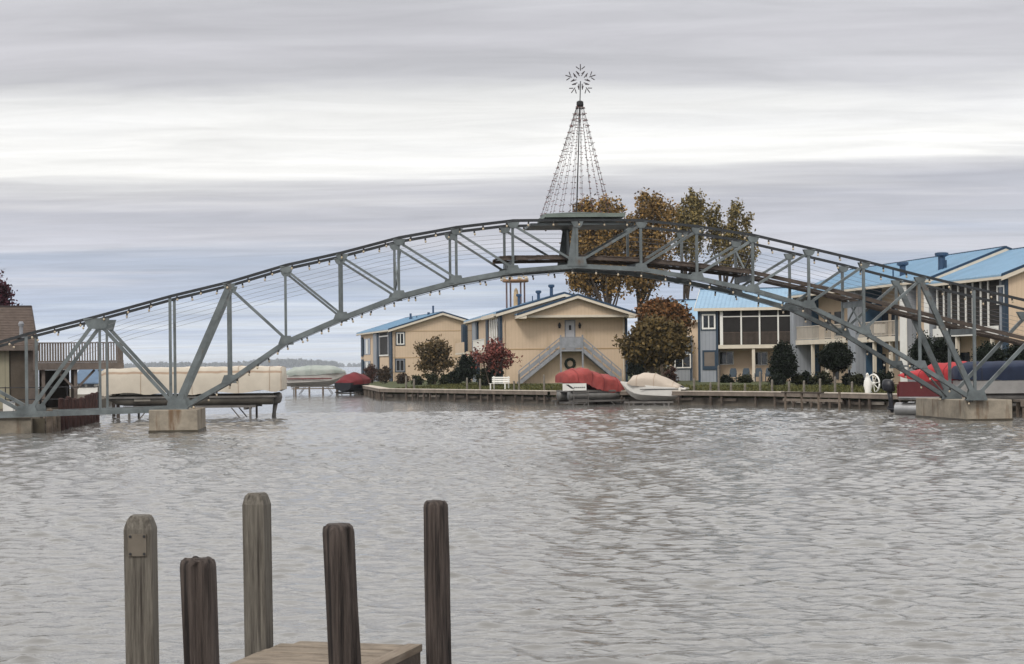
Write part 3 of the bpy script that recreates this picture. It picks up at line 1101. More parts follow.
class House:
    def __init__(self, name, label, A, d, z0):
        self.rz, self.ex, self.ey = frame_of(A, d)
        self.A = Vector((A[0], A[1]))
        self.z0 = z0
        self.root = thing(name, label, 'building', (A[0], A[1], z0), self.rz, 'blue roofed apartment houses')

    def fx(self, px, py, y=0.0):
        """photo pixel on the front plane (local y = const) -> local x, z"""
        o = self.A + self.ey * y
        p = on_plane(px, py, o, self.ex)
        v = Vector((p.x, p.y)) - self.A
        return v.dot(self.ex), p.z - self.z0

    def sy(self, px, py, x=0.0):
        """photo pixel on a side plane (local x = const) -> local y, z"""
        o = self.A + self.ex * x
        p = on_plane(px, py, o, self.ey)
        v = Vector((p.x, p.y)) - self.A
        return v.dot(self.ey), p.z - self.z0

    def part(self, m, name, material, parent=None, smooth=False):
        return m.build(name, material, parent or self.root, smooth)

    def body(self, x0, x1, y0, y1, h, rise, material=None, ridge=None, name='wall'):
        """walls with gable ends at y0 and y1"""
        rx = (x0 + x1) / 2 if ridge is None else ridge
        m = MB().prism([(x0, y0, -.6), (x1, y0, -.6), (x1, y0, h), (rx, y0, h + rise), (x0, y0, h)], (0, y1 - y0, 0))
        return self.part(m, name, material or TAN)

    def roof(self, x0, x1, y0, y1, h, rise, ov=.45, ovy=.5, ridge=None, thick=.10, seam=.42):
        rx = (x0 + x1) / 2 if ridge is None else ridge
        out = []
        for s in (0, 1):
            xe = x0 if s == 0 else x1
            k = rise / abs(rx - xe)
            xo = xe - ov if s == 0 else xe + ov
            zo = h - k * ov
            a, b = y0 - ovy, y1 + ovy
            top = .16
            m = MB().prism([(xo, a, zo + top - thick), (rx, a, h + rise + top - thick), (rx, a, h + rise + top), (xo, a, zo + top)], (0, b - a, 0))
            pnl = self.part(m, 'roof_panel', ROOF)
            ms = MB()
            n = int((b - a) / seam)
            for i in range(n + 1):
                y = a + (b - a) * i / n
                ms.beam((xo, y, zo + top + .012), (rx, y, h + rise + top + .012), .035, .03, (0, 1, 0))
            tag(self.part(ms, 'roof_seams', ROOF, pnl), kind='stuff')
            # eave fascia and rake boards
            self.part(MB().box(xo - .03, xo + .0, a, b, zo - .10, zo + .05), 'eave_fascia', CREAM)
            self.part(MB().box(xo, xe, a + .02, b - .02, zo - .09, zo - .06), 'soffit', CREAM)
            for (ya, yb) in ((a - .05, a - .005), (b + .005, b + .05)):
                d1 = MB().prism([(xo, ya, zo + .045), (rx, ya, h + rise + .045), (rx, ya, h + rise + .20), (xo, ya, zo + .20)], (0, yb - ya, 0))
                self.part(d1, 'rake_edge', ROOFD)
                d2 = MB().prism([(xo, ya + .012, zo - .19), (rx, ya + .012, h + rise - .19), (rx, ya + .012, h + rise + .04), (xo, ya + .012, zo + .04)], (0, yb - ya - .012, 0))
                self.part(d2, 'rake_board', CREAM)
        self.part(MB().box(rx - .09, rx + .09, y0 - ovy, y1 + ovy, h + rise + .13, h + rise + .20), 'ridge_cap', ROOFD)

    def win_front(self, x0, x1, z0, z1, y=0.0, cols=2, fm=None, fw=.07, rows=1, trim=None):
        """window in a wall that faces local -y"""
        p = self.part(MB().box(x0, x1, y - .02, y + .02, z0, z1), 'window', GLASS)
        m = MB()
        fm = fm or WHITE
        m.box(x0 - fw, x0, y - .07, y + .01, z0, z1).box(x1, x1 + fw, y - .07, y + .01, z0, z1)
        m.box(x0 - fw, x1 + fw, y - .07, y + .01, z1, z1 + fw).box(x0 - fw, x1 + fw, y - .08, y + .01, z0 - fw, z0)
        for i in range(1, cols):
            xx = x0 + (x1 - x0) * i / cols
            m.box(xx - fw * .35, xx + fw * .35, y - .055, y - .021, z0, z1)
        for i in range(1, rows):
            zz = z0 + (z1 - z0) * i / rows
            m.box(x0, x1, y - .05, y - .021, zz - .02, zz + .02)
        self.part(m, 'frame', fm, p)
        if trim:
            m = MB()
            t = .10
            a, b, c, d = x0 - fw, x1 + fw, z0 - fw, z1 + fw
            m.box(a - t, a - .002, y - .05, y + .01, c - t, d + t).box(b + .002, b + t, y - .05, y + .01, c - t, d + t)
            m.box(a, b, y - .05, y + .01, d + .002, d + t).box(a, b, y - .05, y + .01, c - t, c - .002)
            self.part(m, 'trim', trim, p)
        return p

    def win_side(self, y0, y1, z0, z1, x=0.0, cols=2, fm=None, fw=.07):
        """window in a wall that faces local -x"""
        p = self.part(MB().box(x - .02, x + .02, y0, y1, z0, z1), 'window', GLASS)
        m = MB()
        m.box(x - .07, x + .01, y0 - fw, y0, z0, z1).box(x - .07, x + .01, y1, y1 + fw, z0, z1)
        m.box(x - .07, x + .01, y0 - fw, y1 + fw, z1, z1 + fw).box(x - .08, x + .01, y0 - fw, y1 + fw, z0 - fw, z0)
        for i in range(1, cols):
            yy = y0 + (y1 - y0) * i / cols
            m.box(x - .055, x - .021, yy - fw * .35, yy + fw * .35, z0, z1)
        self.part(m, 'frame', fm or WHITE, p)
        return p

    def vent(self, x, y, z, h, r=.13, cap=True):
        m = MB().tube([(x, y, z - .4), (x, y, z + h)], r, 10)
        v = self.part(m, 'roof_vent', BLUEVENT)
        if cap:
            self.part(MB().tube([(x, y, z + h - .02), (x, y, z + h + .06), (x, y, z + h + .22), (x, y, z + h + .26)], [r * 1.2, r * 1.9, r * 1.9, r * 1.3], 10), 'vent_cap', BLUEVENT, v)


BLUEVENT = mat('blue_vent_pipe', (.022, .055, .11), .5, 0, .15)


def balustrade(h, x, y0, y1, z, hgt, m_, axis='y', n=None):
    """rail running along local y at x (or along local x at y=x when axis = 'x')"""
    def bx(a0, a1, off0, off1, z0, z1):
        return (off0, off1, a0, a1, z0, z1) if axis == 'y' else (a0, a1, off0, off1, z0, z1)
    r = h.part(MB().box(*bx(y0, y1, x - .04, x + .04, z + hgt - .06, z + hgt)), 'railing', m_)
    h.part(MB().box(*bx(y0, y1, x - .03, x + .03, z + .08, z + .13)), 'bottom_rail', m_, r)
    mb_ = MB()
    n = n or max(4, int((y1 - y0) / .13))
    for i in range(n):
        a = y0 + (y1 - y0) * (i + .5) / n
        mb_.box(*bx(a - .02, a + .02, x - .02, x + .02, z + .131, z + hgt - .061))
    tag(h.part(mb_, 'balusters', m_, r), kind='stuff')


# ------------------------------------------------ house 2: gable towards the water with outside stairs
ZG = 1.05
A2 = W(501.5, 386, 150)
h2 = House('apartment_house', 'tan apartment house with twin outside stairs under its front gable', (A2.x, A2.y), (-.12, 1), ZG)
W2 = h2.fx(627, 350)[0]
H2 = h2.fx(501.5, 316)[1] + .25
pk = h2.fx(565, 292.5)
R2 = pk[1] - H2
L2 = 28.0
h2.body(0, W2, 0, L2, H2, R2 - .12)
h2.roof(0, W2, 0, L2, H2, R2 - .16)
# projecting pediment over the stair landing
g0, gz = h2.fx(518, 318, -1.2)
g1, _ = h2.fx(635.5, 316.5, -1.2)
gx, gp = h2.fx(578, 297, -1.2)
mm = (g0 + g1) / 2
zb = h2.fx(560, 315.5, -1.2)[1]
rs = gp - zb
m = MB().prism([(g0 + .35, -1.2, zb), (g1 - .35, -1.2, zb), (mm, -1.2, zb + rs * .94)], (0, 1.4, 0))
h2.part(m, 'pediment', TAN)
h2.part(MB().box(g0 + .3, g1 - .3, -1.26, -1.205, zb - .16, zb + .04), 'pediment_trim', CREAM)
h2.part(MB().box(g0 + .3, g1 - .3, -1.2, -.01, zb - .14, zb - .005), 'porch_soffit', CREAM)
for s in (-1, 1):
    xo = g0 - .15 if s < 0 else g1 + .15
    zo = zb - .10
    for (ya, yb, dz0, dz1, mt, nm) in ((-1.75, .9, .16, .26, ROOF, 'porch_roof'), (-1.80, -1.752, .10, .27, ROOFD, 'rake_edge'), (-1.785, -1.752, -.12, .098, CREAM, 'rake_board')):
        m = MB().prism([(xo, ya, zo + dz0), (mm, ya, zb + rs + dz0), (mm, ya, zb + rs + dz1), (xo, ya, zo + dz1)], (0, yb - ya, 0))
        h2.part(m, nm, mt)
    h2.part(MB().box(min(xo, xo - s * .8), max(xo, xo - s * .8), -1.74, -.02, zo - .14, zo + .12), 'eave_return', CREAM)
# belly band and corner boards
zbb = h2.fx(540, 349)[1]
h2.part(MB().box(.02, W2 - .02, -.03, -.002, zbb - .04, zbb + .04), 'belly_band', mat('tan_band', (.40, .28, .155), .8, 0, .08))
h2.part(MB().box(-.05, .12, -.05, -.002, -.5, H2), 'corner_board', BLUETRIM)
h2.part(MB().box(W2 - .16, W2 + .05, -.05, -.002, -.5, H2 - .1), 'corner_board', BLUETRIM)
# landing, door, stairs
lx0, lz = h2.fx(560, 349.5, -1.1)
lx1, _ = h2.fx(583, 349.5, -1.1)
h2.part(MB().box(lx0, lx1, -1.25, -.01, lz - .16, lz), 'landing', GREYWOOD)
dx0, dz = h2.fx(566, 345); dx1, dz1 = h2.fx(574, 321)
dr_ = h2.part(MB().box(dx0, dx1, -.05, .02, lz + .005, dz1), 'door', DOOR)
h2.part(MB().box(dx0 - .1, dx0 - .002, -.06, .02, lz, dz1 + .1).box(dx1 + .002, dx1 + .1, -.06, .02, lz, dz1 + .1).box(dx0, dx1, -.06, .02, dz1 + .002, dz1 + .1), 'door_frame', GREYWOOD, dr_)
h2.part(MB().box((dx0 + dx1) / 2 - .1, (dx0 + dx1) / 2 + .1, -.065, -.052, dz1 - .75, dz1 - .35), 'wreath', BLACK, dr_)
for px in (559.3, 579.5):
    a, z = h2.fx(px, 324)
    h2.part(MB().tube([(a, -.12, z - .35), (a, -.14, z - .1), (a, -.12, z + .12)], [.08, .13, .05], 8), 'wall_lamp', BLACK)
a, z = h2.fx(570, 363.5)
h2.part(MB().tube([(a + .38 * math.cos(t * math.pi / 6), -.06, z + .38 * math.sin(t * math.pi / 6)) for t in range(13)], .12, 8), 'round_wreath', mat('dark_evergreen', (.02, .03, .02), .9))
balustrade(h2, -1.2, lx0, lx1, lz, 1.05, GREYWOOD, 'x', 26)
h2.part(MB().box(lx0 + .1, lx1 - .1, -1.235, -1.222, lz + .15, lz + .95), 'landing_panel', GREYWOOD)
for xx in (lx0 + .05, lx1 - .05):
    h2.part(MB().box(xx - .06, xx + .06, -1.26, -1.13, -.5, lz + 1.2), 'landing_post', GREYWOOD)
for s, px in ((-1, 519), (1, 621)):
    fx_, fz = h2.fx(px, 386, -1.1)
    top = lx0 if s < 0 else lx1
    a = Vector((top, -1.15, lz - .08)); b = Vector((fx_, -1.15, 0.05))
    stg = h2.part(MB().beam(a, b, .06, .28, (0, 1, 0)), 'stair_stringer', GREYWOOD)
    h2.part(MB().beam(a + Vector((0, 1.0, 0)), b + Vector((0, 1.0, 0)), .06, .28, (0, 1, 0)), 'stair_stringer', GREYWOOD)
    n = 15
    for i in range(1, n):
        p = a.lerp(b, i / n)
        h2.part(MB().box(p.x - .14, p.x + .14, -1.11, -.19, p.z + .05, p.z + .09), 'stair_tread', GREYWOOD)
    h2.part(MB().beam(a + Vector((0, 0, 1.05)), b + Vector((0, 0, 1.05)), .07, .08, (0, 1, 0)), 'handrail', GREYWOOD)
    h2.part(MB().beam(a + Vector((0, 0, .62)), b + Vector((0, 0, .62)), .03, .30, (0, 1, 0)), 'handrail_panel', GREYWOOD)
    for i in range(0, 5):
        p = a.lerp(b, i / 4)
        h2.part(MB().box(p.x - .04, p.x + .04, -1.20, -1.125, p.z - .1, p.z + 1.05), 'rail_post', GREYWOOD)
# long side: columns, balconies, tall window with blue shutters
def sidepanel(h, px0, px1, z0, z1, x0, x1, mt, nm):
    ya, yb = h.sy(px0, 350)[0], h.sy(px1, 350)[0]
    return h.part(MB().box(x0, x1, min(ya, yb), max(ya, yb), z0, z1), nm, mt)
sidepanel(h2, 501, 498.8, -.5, H2 - .1, -.06, -.004, BLUETRIM, 'corner_board')
zf = 2.85
sidepanel(h2, 498.5, 489.5, zf + .1, H2 - .3, -.03, -.003, GLASS, 'window')
for px in (497.6, 495.4, 493.3, 491.2):
    sidepanel(h2, px, px - .9, zf + .15, H2 - .35, -.07, -.033, WHITE, 'window_bar')
sidepanel(h2, 488.9, 486.8, zf + .1, H2 - .25, -.10, -.004, BLUETRIM, 'shutter')
sidepanel(h2, 499.5, 487.5, H2 - .32, H2 - .02, -.55, -.06, CREAM, 'awning')
y0_, y1_ = h2.sy(499, 350)[0], h2.sy(487, 350)[0]
h2.part(MB().box(-1.3, -.004, y0_, y1_, zf - .16, zf), 'balcony_slab', CREAM)
balustrade(h2, -1.25, y0_, y1_, zf, 1.0, WHITE, 'y', 40)
sidepanel(h2, 478.9, 478.2, -.5, H2 - .1, -.18, -.004, BLUETRIM, 'wing_trim')
sidepanel(h2, 478, 474.8, -.5, H2 - .1, -.25, -.004, GREYSID, 'wing_wall')
sidepanel(h2, 472.5, 466, zf + .15, H2 - .35, -.05, -.004, GLASS, 'window')
sidepanel(h2, 466, 464.2, -.5, H2 - .2, -.3, -.004, BLUETRIM, 'wing_trim')
y0_, y1_ = h2.sy(474, 350)[0], h2.sy(465, 350)[0]
h2.part(MB().box(-1.0, -.004, y0_, y1_, zf - .16, zf), 'balcony_slab', CREAM)
h2.part(MB().box(-1.0, -.93, y0_, y1_, zf, zf + 1.0), 'balcony_panel', TAN_D)
for k, px in enumerate((499, 491, 482, 470)):
    if k % 2 == 0:
        sidepanel(h2, px, px - 6, .6, 2.2, -.05, -.004, GLASS, 'window')
for (px, py, hh, rr) in ((519, 303.5, .85, .14), (538.5, 297.0, .62, .14), (551.4, 293, .8, .15)):
    d = 15 if px < 520 else (8 if px < 545 else 5)
    p = h2.fx(px, py, d)
    kx = p[0]
    zr = H2 + (R2 - .16) * (1 - abs(kx - W2 / 2) / (W2 / 2)) + .1
    h2.vent(kx, d, zr, hh, rr)
p = h2.fx(532.5, 299, 9)
h2.vent(p[0], 9, H2 + (R2 - .16) * (1 - abs(p[0] - W2 / 2) / (W2 / 2)) + .1, .55, .045, False)

h2.part(MB().tube([(W2 - .30, -.10, H2 - .35), (W2 - .30, -.10, .1)], .05, 7), 'downspout', CREAM)
h2.part(MB().tube([(.30, -.10, H2 - .25), (.30, -.10, .1)], .05, 7), 'downspout', mat('tan_downspout', (.44, .34, .24), .6))
# ------------------------------------------------ house 1: further left, seen past house 2
A1 = W(392, 386, 196)
h1 = House('apartment_house', 'leftmost tan apartment house behind the small round tree', (A1.x, A1.y), (-.23, 1), ZG - .15)
H1 = h1.fx(392, 331)[1] + .2
pk = h1.fx(442, 311.5)
W1 = pk[0] * 2
R1 = pk[1] - H1 - .15
L1 = 23.5
h1.body(0, W1, 0, L1, H1, R1)
h1.roof(0, W1, 0, L1, H1, R1 - .04)
for zz in (h1.fx(420, 331)[1], h1.fx(420, 357.5)[1]):
    h1.part(MB().box(.02, W1 - .02, -.03, -.002, zz - .03, zz + .03), 'belly_band', MATS['tan_band'])
h1.part(MB().box(-.05, .10, -.05, -.002, -.5, H1), 'corner_board', BLUETRIM)
a, z1_ = h1.fx(397.5, 333.8); b, z0_ = h1.fx(403.2, 343.5)
h1.win_front(a, b, z0_, z1_, 0, 2, WHITE, .12, trim=BLUETRIM)
a, z1_ = h1.fx(396.5, 360.5); b, z0_ = h1.fx(403.5, 370.5)
h1.win_front(a, b, z0_, z1_, 0, 2, GREYWOOD, .10, trim=BLUETRIM)
zf1 = 2.85
sidepanel(h1, 391.8, 389.6, -.5, H1 - .1, -.06, -.004, BLUETRIM, 'corner_board')
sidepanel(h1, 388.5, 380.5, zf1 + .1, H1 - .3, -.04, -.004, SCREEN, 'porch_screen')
for px in (389.3, 380.4):
    sidepanel(h1, px, px - .9, zf1, H1 - .2, -.10, -.045, GREYWOOD, 'porch_post')
for zz in (zf1 + .05, H1 - .75):
    sidepanel(h1, 389.3, 380, zz, zz + .14, -.11, -.045, WHITE, 'porch_rail')
sidepanel(h1, 389, 380, .3, zf1 - .25, -.03, -.004, TAN, 'porch_back_wall')
sidepanel(h1, 379.5, 378.6, -.5, H1 - .1, -.2, -.004, BLUETRIM, 'wing_trim')
sidepanel(h1, 378.4, 375.2, -.5, H1 - .1, -.25, -.004, GREYSID, 'wing_wall')
for zz in (zf1 + .3, .5):
    sidepanel(h1, 370.5, 363.8, zz, zz + 1.9, -.04, -.004, GLASS, 'window')
    sidepanel(h1, 368.3, 366.4, zz + .1, zz + 1.8, -.08, -.043, WHITE, 'blind')
    sidepanel(h1, 363.7, 362.2, zz - .2, zz + 2.1, -.15, -.004, BLUETRIM, 'shutter')
for (px, d, hh, rr, c) in ((410.6, 10, .75, .13, False), (411, 10.3, .25, .22, False), (416.8, 8, .3, .06, False), (428.6, 5, .35, .15, False), (433.2, 4, .95, .11, False)):
    p = h1.fx(px, 315, d)
    h1.vent(p[0], d, H1 + R1 * (1 - abs(p[0] - W1 / 2) / (W1 / 2)) + .05, hh, rr, c)

h1.part(MB().tube([(.28, -.10, H1 - .25), (.28, -.10, .1)], .05, 7), 'downspout', MATS['tan_downspout'])
# ------------------------------------------------ house C: grey and tan, screened upper porch facing the water
AC = W(698.8, 382, 147)
dC = Vector((.20, 1)).normalized()
hC = House('apartment_house', 'grey and tan apartment house with a wide screened upper porch', (AC.x, AC.y), dC, ZG)
WC = hC.fx(797, 345)[0]
HC = hC.fx(700, 310.5)[1] + .1
zs = hC.fx(740, 345.5)[1]
xs_ = hC.fx(718, 345)[0]
PD = 1.9
LC = 9.4
# body behind the porch, ridge parallel to the front
m = MB().box(0, WC, PD, LC, -.6, HC - .05)
hC.part(m, 'wall', TAN_D)
m = MB().box(.02, xs_, 0, PD - .002, -.6, HC - .05)
hC.part(m, 'front_bay', GREYSID)
rz_ = hC.fx(745, 288.6, LC / 2)[1]
for s in (0, 1):
    yo = -.45 if s == 0 else LC + .45
    m = MB().prism([(-.25, yo, HC - .02), (-.25, LC / 2, rz_ - .1), (-.25, LC / 2, rz_), (-.25, yo, HC + .08)], (WC + .9, 0, 0))
    pn = hC.part(m, 'roof_panel', ROOF)
    ms = MB()
    n = 26
    for i in range(n + 1):
        xx = -.22 + (WC + .84) * i / n
        ms.beam((xx, yo, HC + .092), (xx, LC / 2, rz_ + .012), .035, .03, (1, 0, 0))
    tag(hC.part(ms, 'roof_seams', ROOF, pn), kind='stuff')
    m = MB().prism([(-.30, yo, HC - .16), (-.30, LC / 2, rz_ - .24), (-.30, LC / 2, rz_ - .02), (-.30, yo, HC + .06)], (.045, 0, 0))
    hC.part(m, 'rake_board', CREAM)
hC.part(MB().box(-.26, WC + .6, LC / 2 - .09, LC / 2 + .09, rz_ - .02, rz_ + .06), 'ridge_cap', ROOFD)
hC.part(MB().box(-.30, WC + .65, -.49, -.452, HC - .16, HC + .07), 'eave_fascia', CREAM)
hC.part(MB().box(-.25, WC + .6, -.45, PD, HC - .10, HC - .045), 'soffit', CREAM)
m = MB().prism([(0.0, PD, HC - .05), (0.0, LC, HC - .05), (0.0, LC / 2, rz_ - .15)], (WC, 0, 0))
hC.part(m, 'gable_wall', TAN)
# bay trims and windows
for xx in (-.03, xs_ - .16):
    hC.part(MB().box(xx, xx + .18, -.05, -.002, -.5, HC - .1), 'corner_board', BLUETRIM)
a, z1_ = hC.fx(703.4, 315.6); b, z0_ = hC.fx(714.0, 327.6)
hC.win_front(a, b, z0_, z1_, 0, 2, WHITE, .13, trim=BLUETRIM)
a, z1_ = hC.fx(704.2, 352.0); b, z0_ = hC.fx(714.8, 366)
o_ = hC.part(MB().box(a, b, -.04, -.003, z0_, z1_), 'shuttered_opening', mat('brown_grey_board', (.16, .135, .115), .85, 0, .12))
hC.part(MB().box(a - .14, a - .002, -.07, -.002, z0_ - .3, z1_ + .14).box(b + .002, b + .14, -.07, -.002, z0_ - .3, z1_ + .14).box(a, b, -.07, -.002, z0_ - .3, z0_ - .002).box(a, b, -.07, -.002, z1_ + .002, z1_ + .14), 'trim', BLUETRIM, o_)
# porch slab, posts, screens
hC.part(MB().box(xs_ + .03, WC, -.05, PD - .002, zs - .22, zs), 'porch_slab', CREAM)
hC.part(MB().box(xs_ + .03, WC, -.09, -.052, zs - .24, zs + .06), 'porch_fascia', CREAM)
sx = [hC.fx(px, 330)[0] for px in (720.0, 723)]
hC.part(MB().box(sx[0], sx[1], -.04, .10, zs + .065, HC - .11), 'porch_post', WHITE)
prev = sx[1]
cols = [hC.fx(px, 330)[0] for px in (741.2, 759.6, 778.2, 796)]
for k, xx in enumerate(cols):
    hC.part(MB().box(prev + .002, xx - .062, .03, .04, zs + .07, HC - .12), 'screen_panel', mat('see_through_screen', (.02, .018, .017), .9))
    hC.part(MB().box(xx - .06, xx + .06, -.03, .09, zs + .065, HC - .115), 'porch_post', WHITE if k < 3 else GREYWOOD)
    hC.part(MB().box(prev + .002, xx - .062, -.02, .028, HC - .68, HC - .60), 'screen_rail', WHITE)
    prev = xx + .06
rl = MB()
for i in range(60):
    xx = sx[1] + (cols[-1] - sx[1]) * (i + .5) / 60
    rl.box(xx - .02, xx + .02, .0, .027, zs + .1, zs + 1.05)
tag(hC.part(rl, 'balusters', mat('brown_baluster', (.10, .075, .06), .9)), kind='stuff')
hC.part(MB().box(sx[1] + .01, cols[-1] - .07, -.005, .029, zs + 1.051, zs + 1.10), 'handrail', MATS['brown_baluster'])
pc0, pc1 = hC.fx(752, 360)[0], hC.fx(755, 360)[0]
hC.part(MB().box(pc0, pc1, .0, .24, -.5, zs - .225), 'porch_column', CREAM)
for (pa, pb, pt, pbm) in ((720, 733, 352, 364), (755.5, 767, 352.5, 364.5)):
    a, z1_ = hC.fx(pa, pt, PD); b, z0_ = hC.fx(pb, pbm, PD)
    hC.win_front(a, b, z0_, z1_, PD, 2, WHITE, .06)
a, b = hC.fx(771, 352, PD)[0], hC.fx(782, 352, PD)[0]
hC.part(MB().box(a, b, PD - .05, PD - .003, 0, 2.1), 'door', BROWNWALL)
fa, fb = hC.fx(790.5, 340)[0], WC
hC.part(MB().box(fa, fb, -.35, PD - .003, -.5, HC - .12), 'wing_wall', GREYSID)
hC.part(MB().box(fb - .18, fb + .03, -.40, -.352, -.5, HC - .12), 'wing_trim', BLUETRIM)
hC.part(MB().box(xs_, WC + .2, -1.0, PD, -.4, .06), 'patio_slab', CONC2)
# small back wing with its own roof, left of house C
AK = W(670, 383, 162)
hK = House('apartment_house', 'low blue roofed wing half hidden behind the bushy autumn tree', (AK.x, AK.y), dC, ZG)
WK = hK.fx(702, 350)[0]
HK = hK.fx(690, 321)[1]
hK.part(MB().box(0, WK, 0, 8, -.6, HK), 'wall', TAN)
rk = hK.fx(685, 300, 4)[1]
for s in (0, 1):
    yo = -.5 if s == 0 else 8.5
    hK.part(MB().prism([(-1, yo, HK), (-1, 4, rk - .1), (-1, 4, rk), (-1, yo, HK + .1)], (WK + 1, 0, 0)), 'roof_panel', ROOF)
hK.part(MB().box(-1, WK, -.55, -.502, HK - .14, HK + .1), 'eave_fascia', CREAM)
hK.part(MB().box(-1, WK, 3.9, 4.1, rk - .02, rk + .07), 'ridge_cap', ROOFD)
ka, kb = hK.fx(674, 350, -1.2)[0], hK.fx(691.3, 350, -1.2)[0]
kz = hK.fx(683, 336, -1.2)[1]
hK.part(MB().box(ka, kb, -1.2, -.002, -.5, kz), 'bay', GREYSID)
hK.part(MB().box(kb - .12, kb + .04, -1.25, -1.202, -.5, kz), 'corner_board', BLUETRIM)
a, z1_ = hK.fx(675.5, 355, -1.2); b, z0_ = hK.fx(690, 367, -1.2)
hK.win_front(a, b, z0_, z1_, -1.2, 2, WHITE, .10, trim=BLUETRIM)

# ------------------------------------------------ houses D and E: row along the right shore, gables towards the camera
P1 = W(797, 383, 136)
P2 = W(1007, 383, 101)
dDE = Vector((P1.x - P2.x, P1.y - P2.y))


def row_house(name, label, A, d, L, hw, H, rise, rec):
    h = House(name, label, A, d, ZG)
    Wd = hw * 2
    rx = hw
    h.L, h.Wd, h.H, h.rec = L, Wd, H, rec
    m = MB().prism([(rec, 0, -.6), (Wd, 0, -.6), (Wd, 0, H), (rx, 0, H + rise - .05), (rec, 0, H + (rise - .05) * rec / rx)], (0, L, 0))
    h.part(m, 'wall', TAN)
    h.roof(0, Wd, 0, L, H, rise, .45, .35)
    return h


# E (near)
AE = P2
vE = on_plane(934, 330, P2, dDE)
LE = (Vector((vE.x, vE.y)) - Vector((P2.x, P2.y))).length
hE_z = W(1007, 276.5, 101).z - ZG + .12
REC = 1.7
hE = row_house('apartment_house', 'nearest tan apartment house at the right edge with white porch posts', (AE.x, AE.y), dDE, LE, 4.9, hE_z, 1.85, REC)
band = hE.sy(950, 332.3)[1]
# end bay in grey with a window, closing the porch towards the camera
ye = hE.sy(999.5, 320)[0]
hE.part(MB().box(0, REC - .002, .01, ye, -.6, hE_z - .06), 'end_bay', GREYSID)
hE.part(MB().box(-.04, .12, -.05, .006, -.6, hE_z - .1), 'corner_board', BLUETRIM)
hE.part(MB().box(.125, REC + .1, -.03, .006, -.6, hE_z + .2), 'end_wall', TAN)
hE.part(MB().box(-.05, -.003, .02, .45, -.6, hE_z - .1), 'corner_board', BLUETRIM)
y0_, y1_ = hE.sy(1004.5, 300)[0], hE.sy(998.5, 300)[0]
hE.win_side(y0_, y1_, hE.sy(1001, 303)[1], hE.sy(1001, 287)[1], -.003, 1, WHITE, .09)
hE.part(MB().box(-.05, REC - .003, ye + .002, LE, band - .24, band), 'porch_slab', CREAM)
hE.part(MB().box(-.09, -.052, ye, LE, band - .26, band + .25), 'porch_fascia', WHITE)
py_prev = ye
for px in (988.5, 981, 973, 966, 958.5, 951, 944, 937.5):
    yv = hE.sy(px, 310)[0]
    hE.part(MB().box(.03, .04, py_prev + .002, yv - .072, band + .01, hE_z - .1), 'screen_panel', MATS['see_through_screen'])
    hE.part(MB().box(-.04, .09, yv - .07, yv + .07, band + .255, hE_z - .1), 'porch_post', WHITE)
    py_prev = yv + .07
m = MB()
for i in range(9):
    z = band + .35 + i * .27
    m.box(.0, .028, ye + .01, LE - .01, z, z + .03)
tag(hE.part(m, 'louvre_slats', mat('louvre', (.07, .055, .045), .8)), kind='stuff')
for px in (991, 956, 946):
    yv = hE.sy(px, 350)[0]
    hE.part(MB().box(0, .2, yv - .1, yv + .1, -.5, band - .245), 'porch_column', CREAM)
for px in (980, 965):
    yv = hE.sy(px, 350, REC)[0]
    hE.part(MB().box(REC - .04, REC - .003, yv - .7, yv + .7, .4, 2.1), 'window', GLASS)
hE.part(MB().box(-1.2, REC, 0, LE, -.4, .05), 'patio_slab', CONC2)
hE.vent(3.4, 2.0, hE_z + 1.2, 0.5, .06, False)

# D (further): a touch higher
AD = vE
P1b = on_plane(795.5, 330, P2, dDE)
LD = (Vector((P1b.x, P1b.y)) - Vector((AD.x, AD.y))).length
hD_z = hE_z + .30
hD = row_house('apartment_house', 'middle tan apartment house with open balcony railings behind the bridge', (AD.x - .0, AD.y), dDE, LD, 4.6, hD_z, 1.75, REC)
bandD = hD.sy(850, 338.3)[1]
def dpost(px, w, z0, z1, x0, x1, mt, nm):
    yv = hD.sy(px, 340)[0]
    return hD.part(MB().box(x0, x1, yv - w / 2, yv + w / 2, z0, z1), nm, mt)
# wing walls with blue edge trim
for (pa, pb) in ((936.5, 929.5), (911.5, 905)):
    a, b = hD.sy(pa, 340)[0], hD.sy(pb, 340)[0]
    hD.part(MB().box(-.3, REC - .003, max(.03, a), b, -.5, hD_z - .1), 'wing_wall', GREYSID)
    hD.part(MB().box(-.34, -.302, max(.03, a) - .02, b + .02, -.5, hD_z - .1), 'wing_trim', WHITE)
    hD.part(MB().box(REC - .35, REC - .003, max(.03, a) - .05, max(.03, a) - .002, -.5, hD_z - .1), 'wing_trim', BLUETRIM)
a, b = hD.sy(929.3, 340)[0], hD.sy(911.8, 340)[0]
hD.part(MB().box(.25, REC - .003, a, b - .17, -.5, hD_z - .1), 'stair_bay', TAN)
hD.part(MB().box(.19, .248, a + .05, b - .2, 4.4, 4.6), 'bay_trim', WHITE)
ys, yend = hD.sy(904.8, 340)[0], LD
yf0, yf1 = hD.sy(858, 340)[0], hD.sy(850.5, 340)[0]
for (a, b) in ((ys, yf0 - .17), (yf1 + .002, yend - .25)):
    hD.part(MB().box(-.05, REC - .003, a, b, bandD - .28, bandD), 'balcony_slab', CREAM)
    hD.part(MB().box(-.09, -.052, a, b, bandD - .32, bandD + .03), 'balcony_fascia', CREAM)
    balustrade(hD, .0, a, b, bandD, 1.05, mat('pale_rail', (.50, .45, .38), .7, 0, .1), 'y', int((b - a) / .22))
hD.part(MB().box(-.2, REC - .003, yf0, yf1, -.5, hD_z - .1), 'wing_wall', GREYSID)
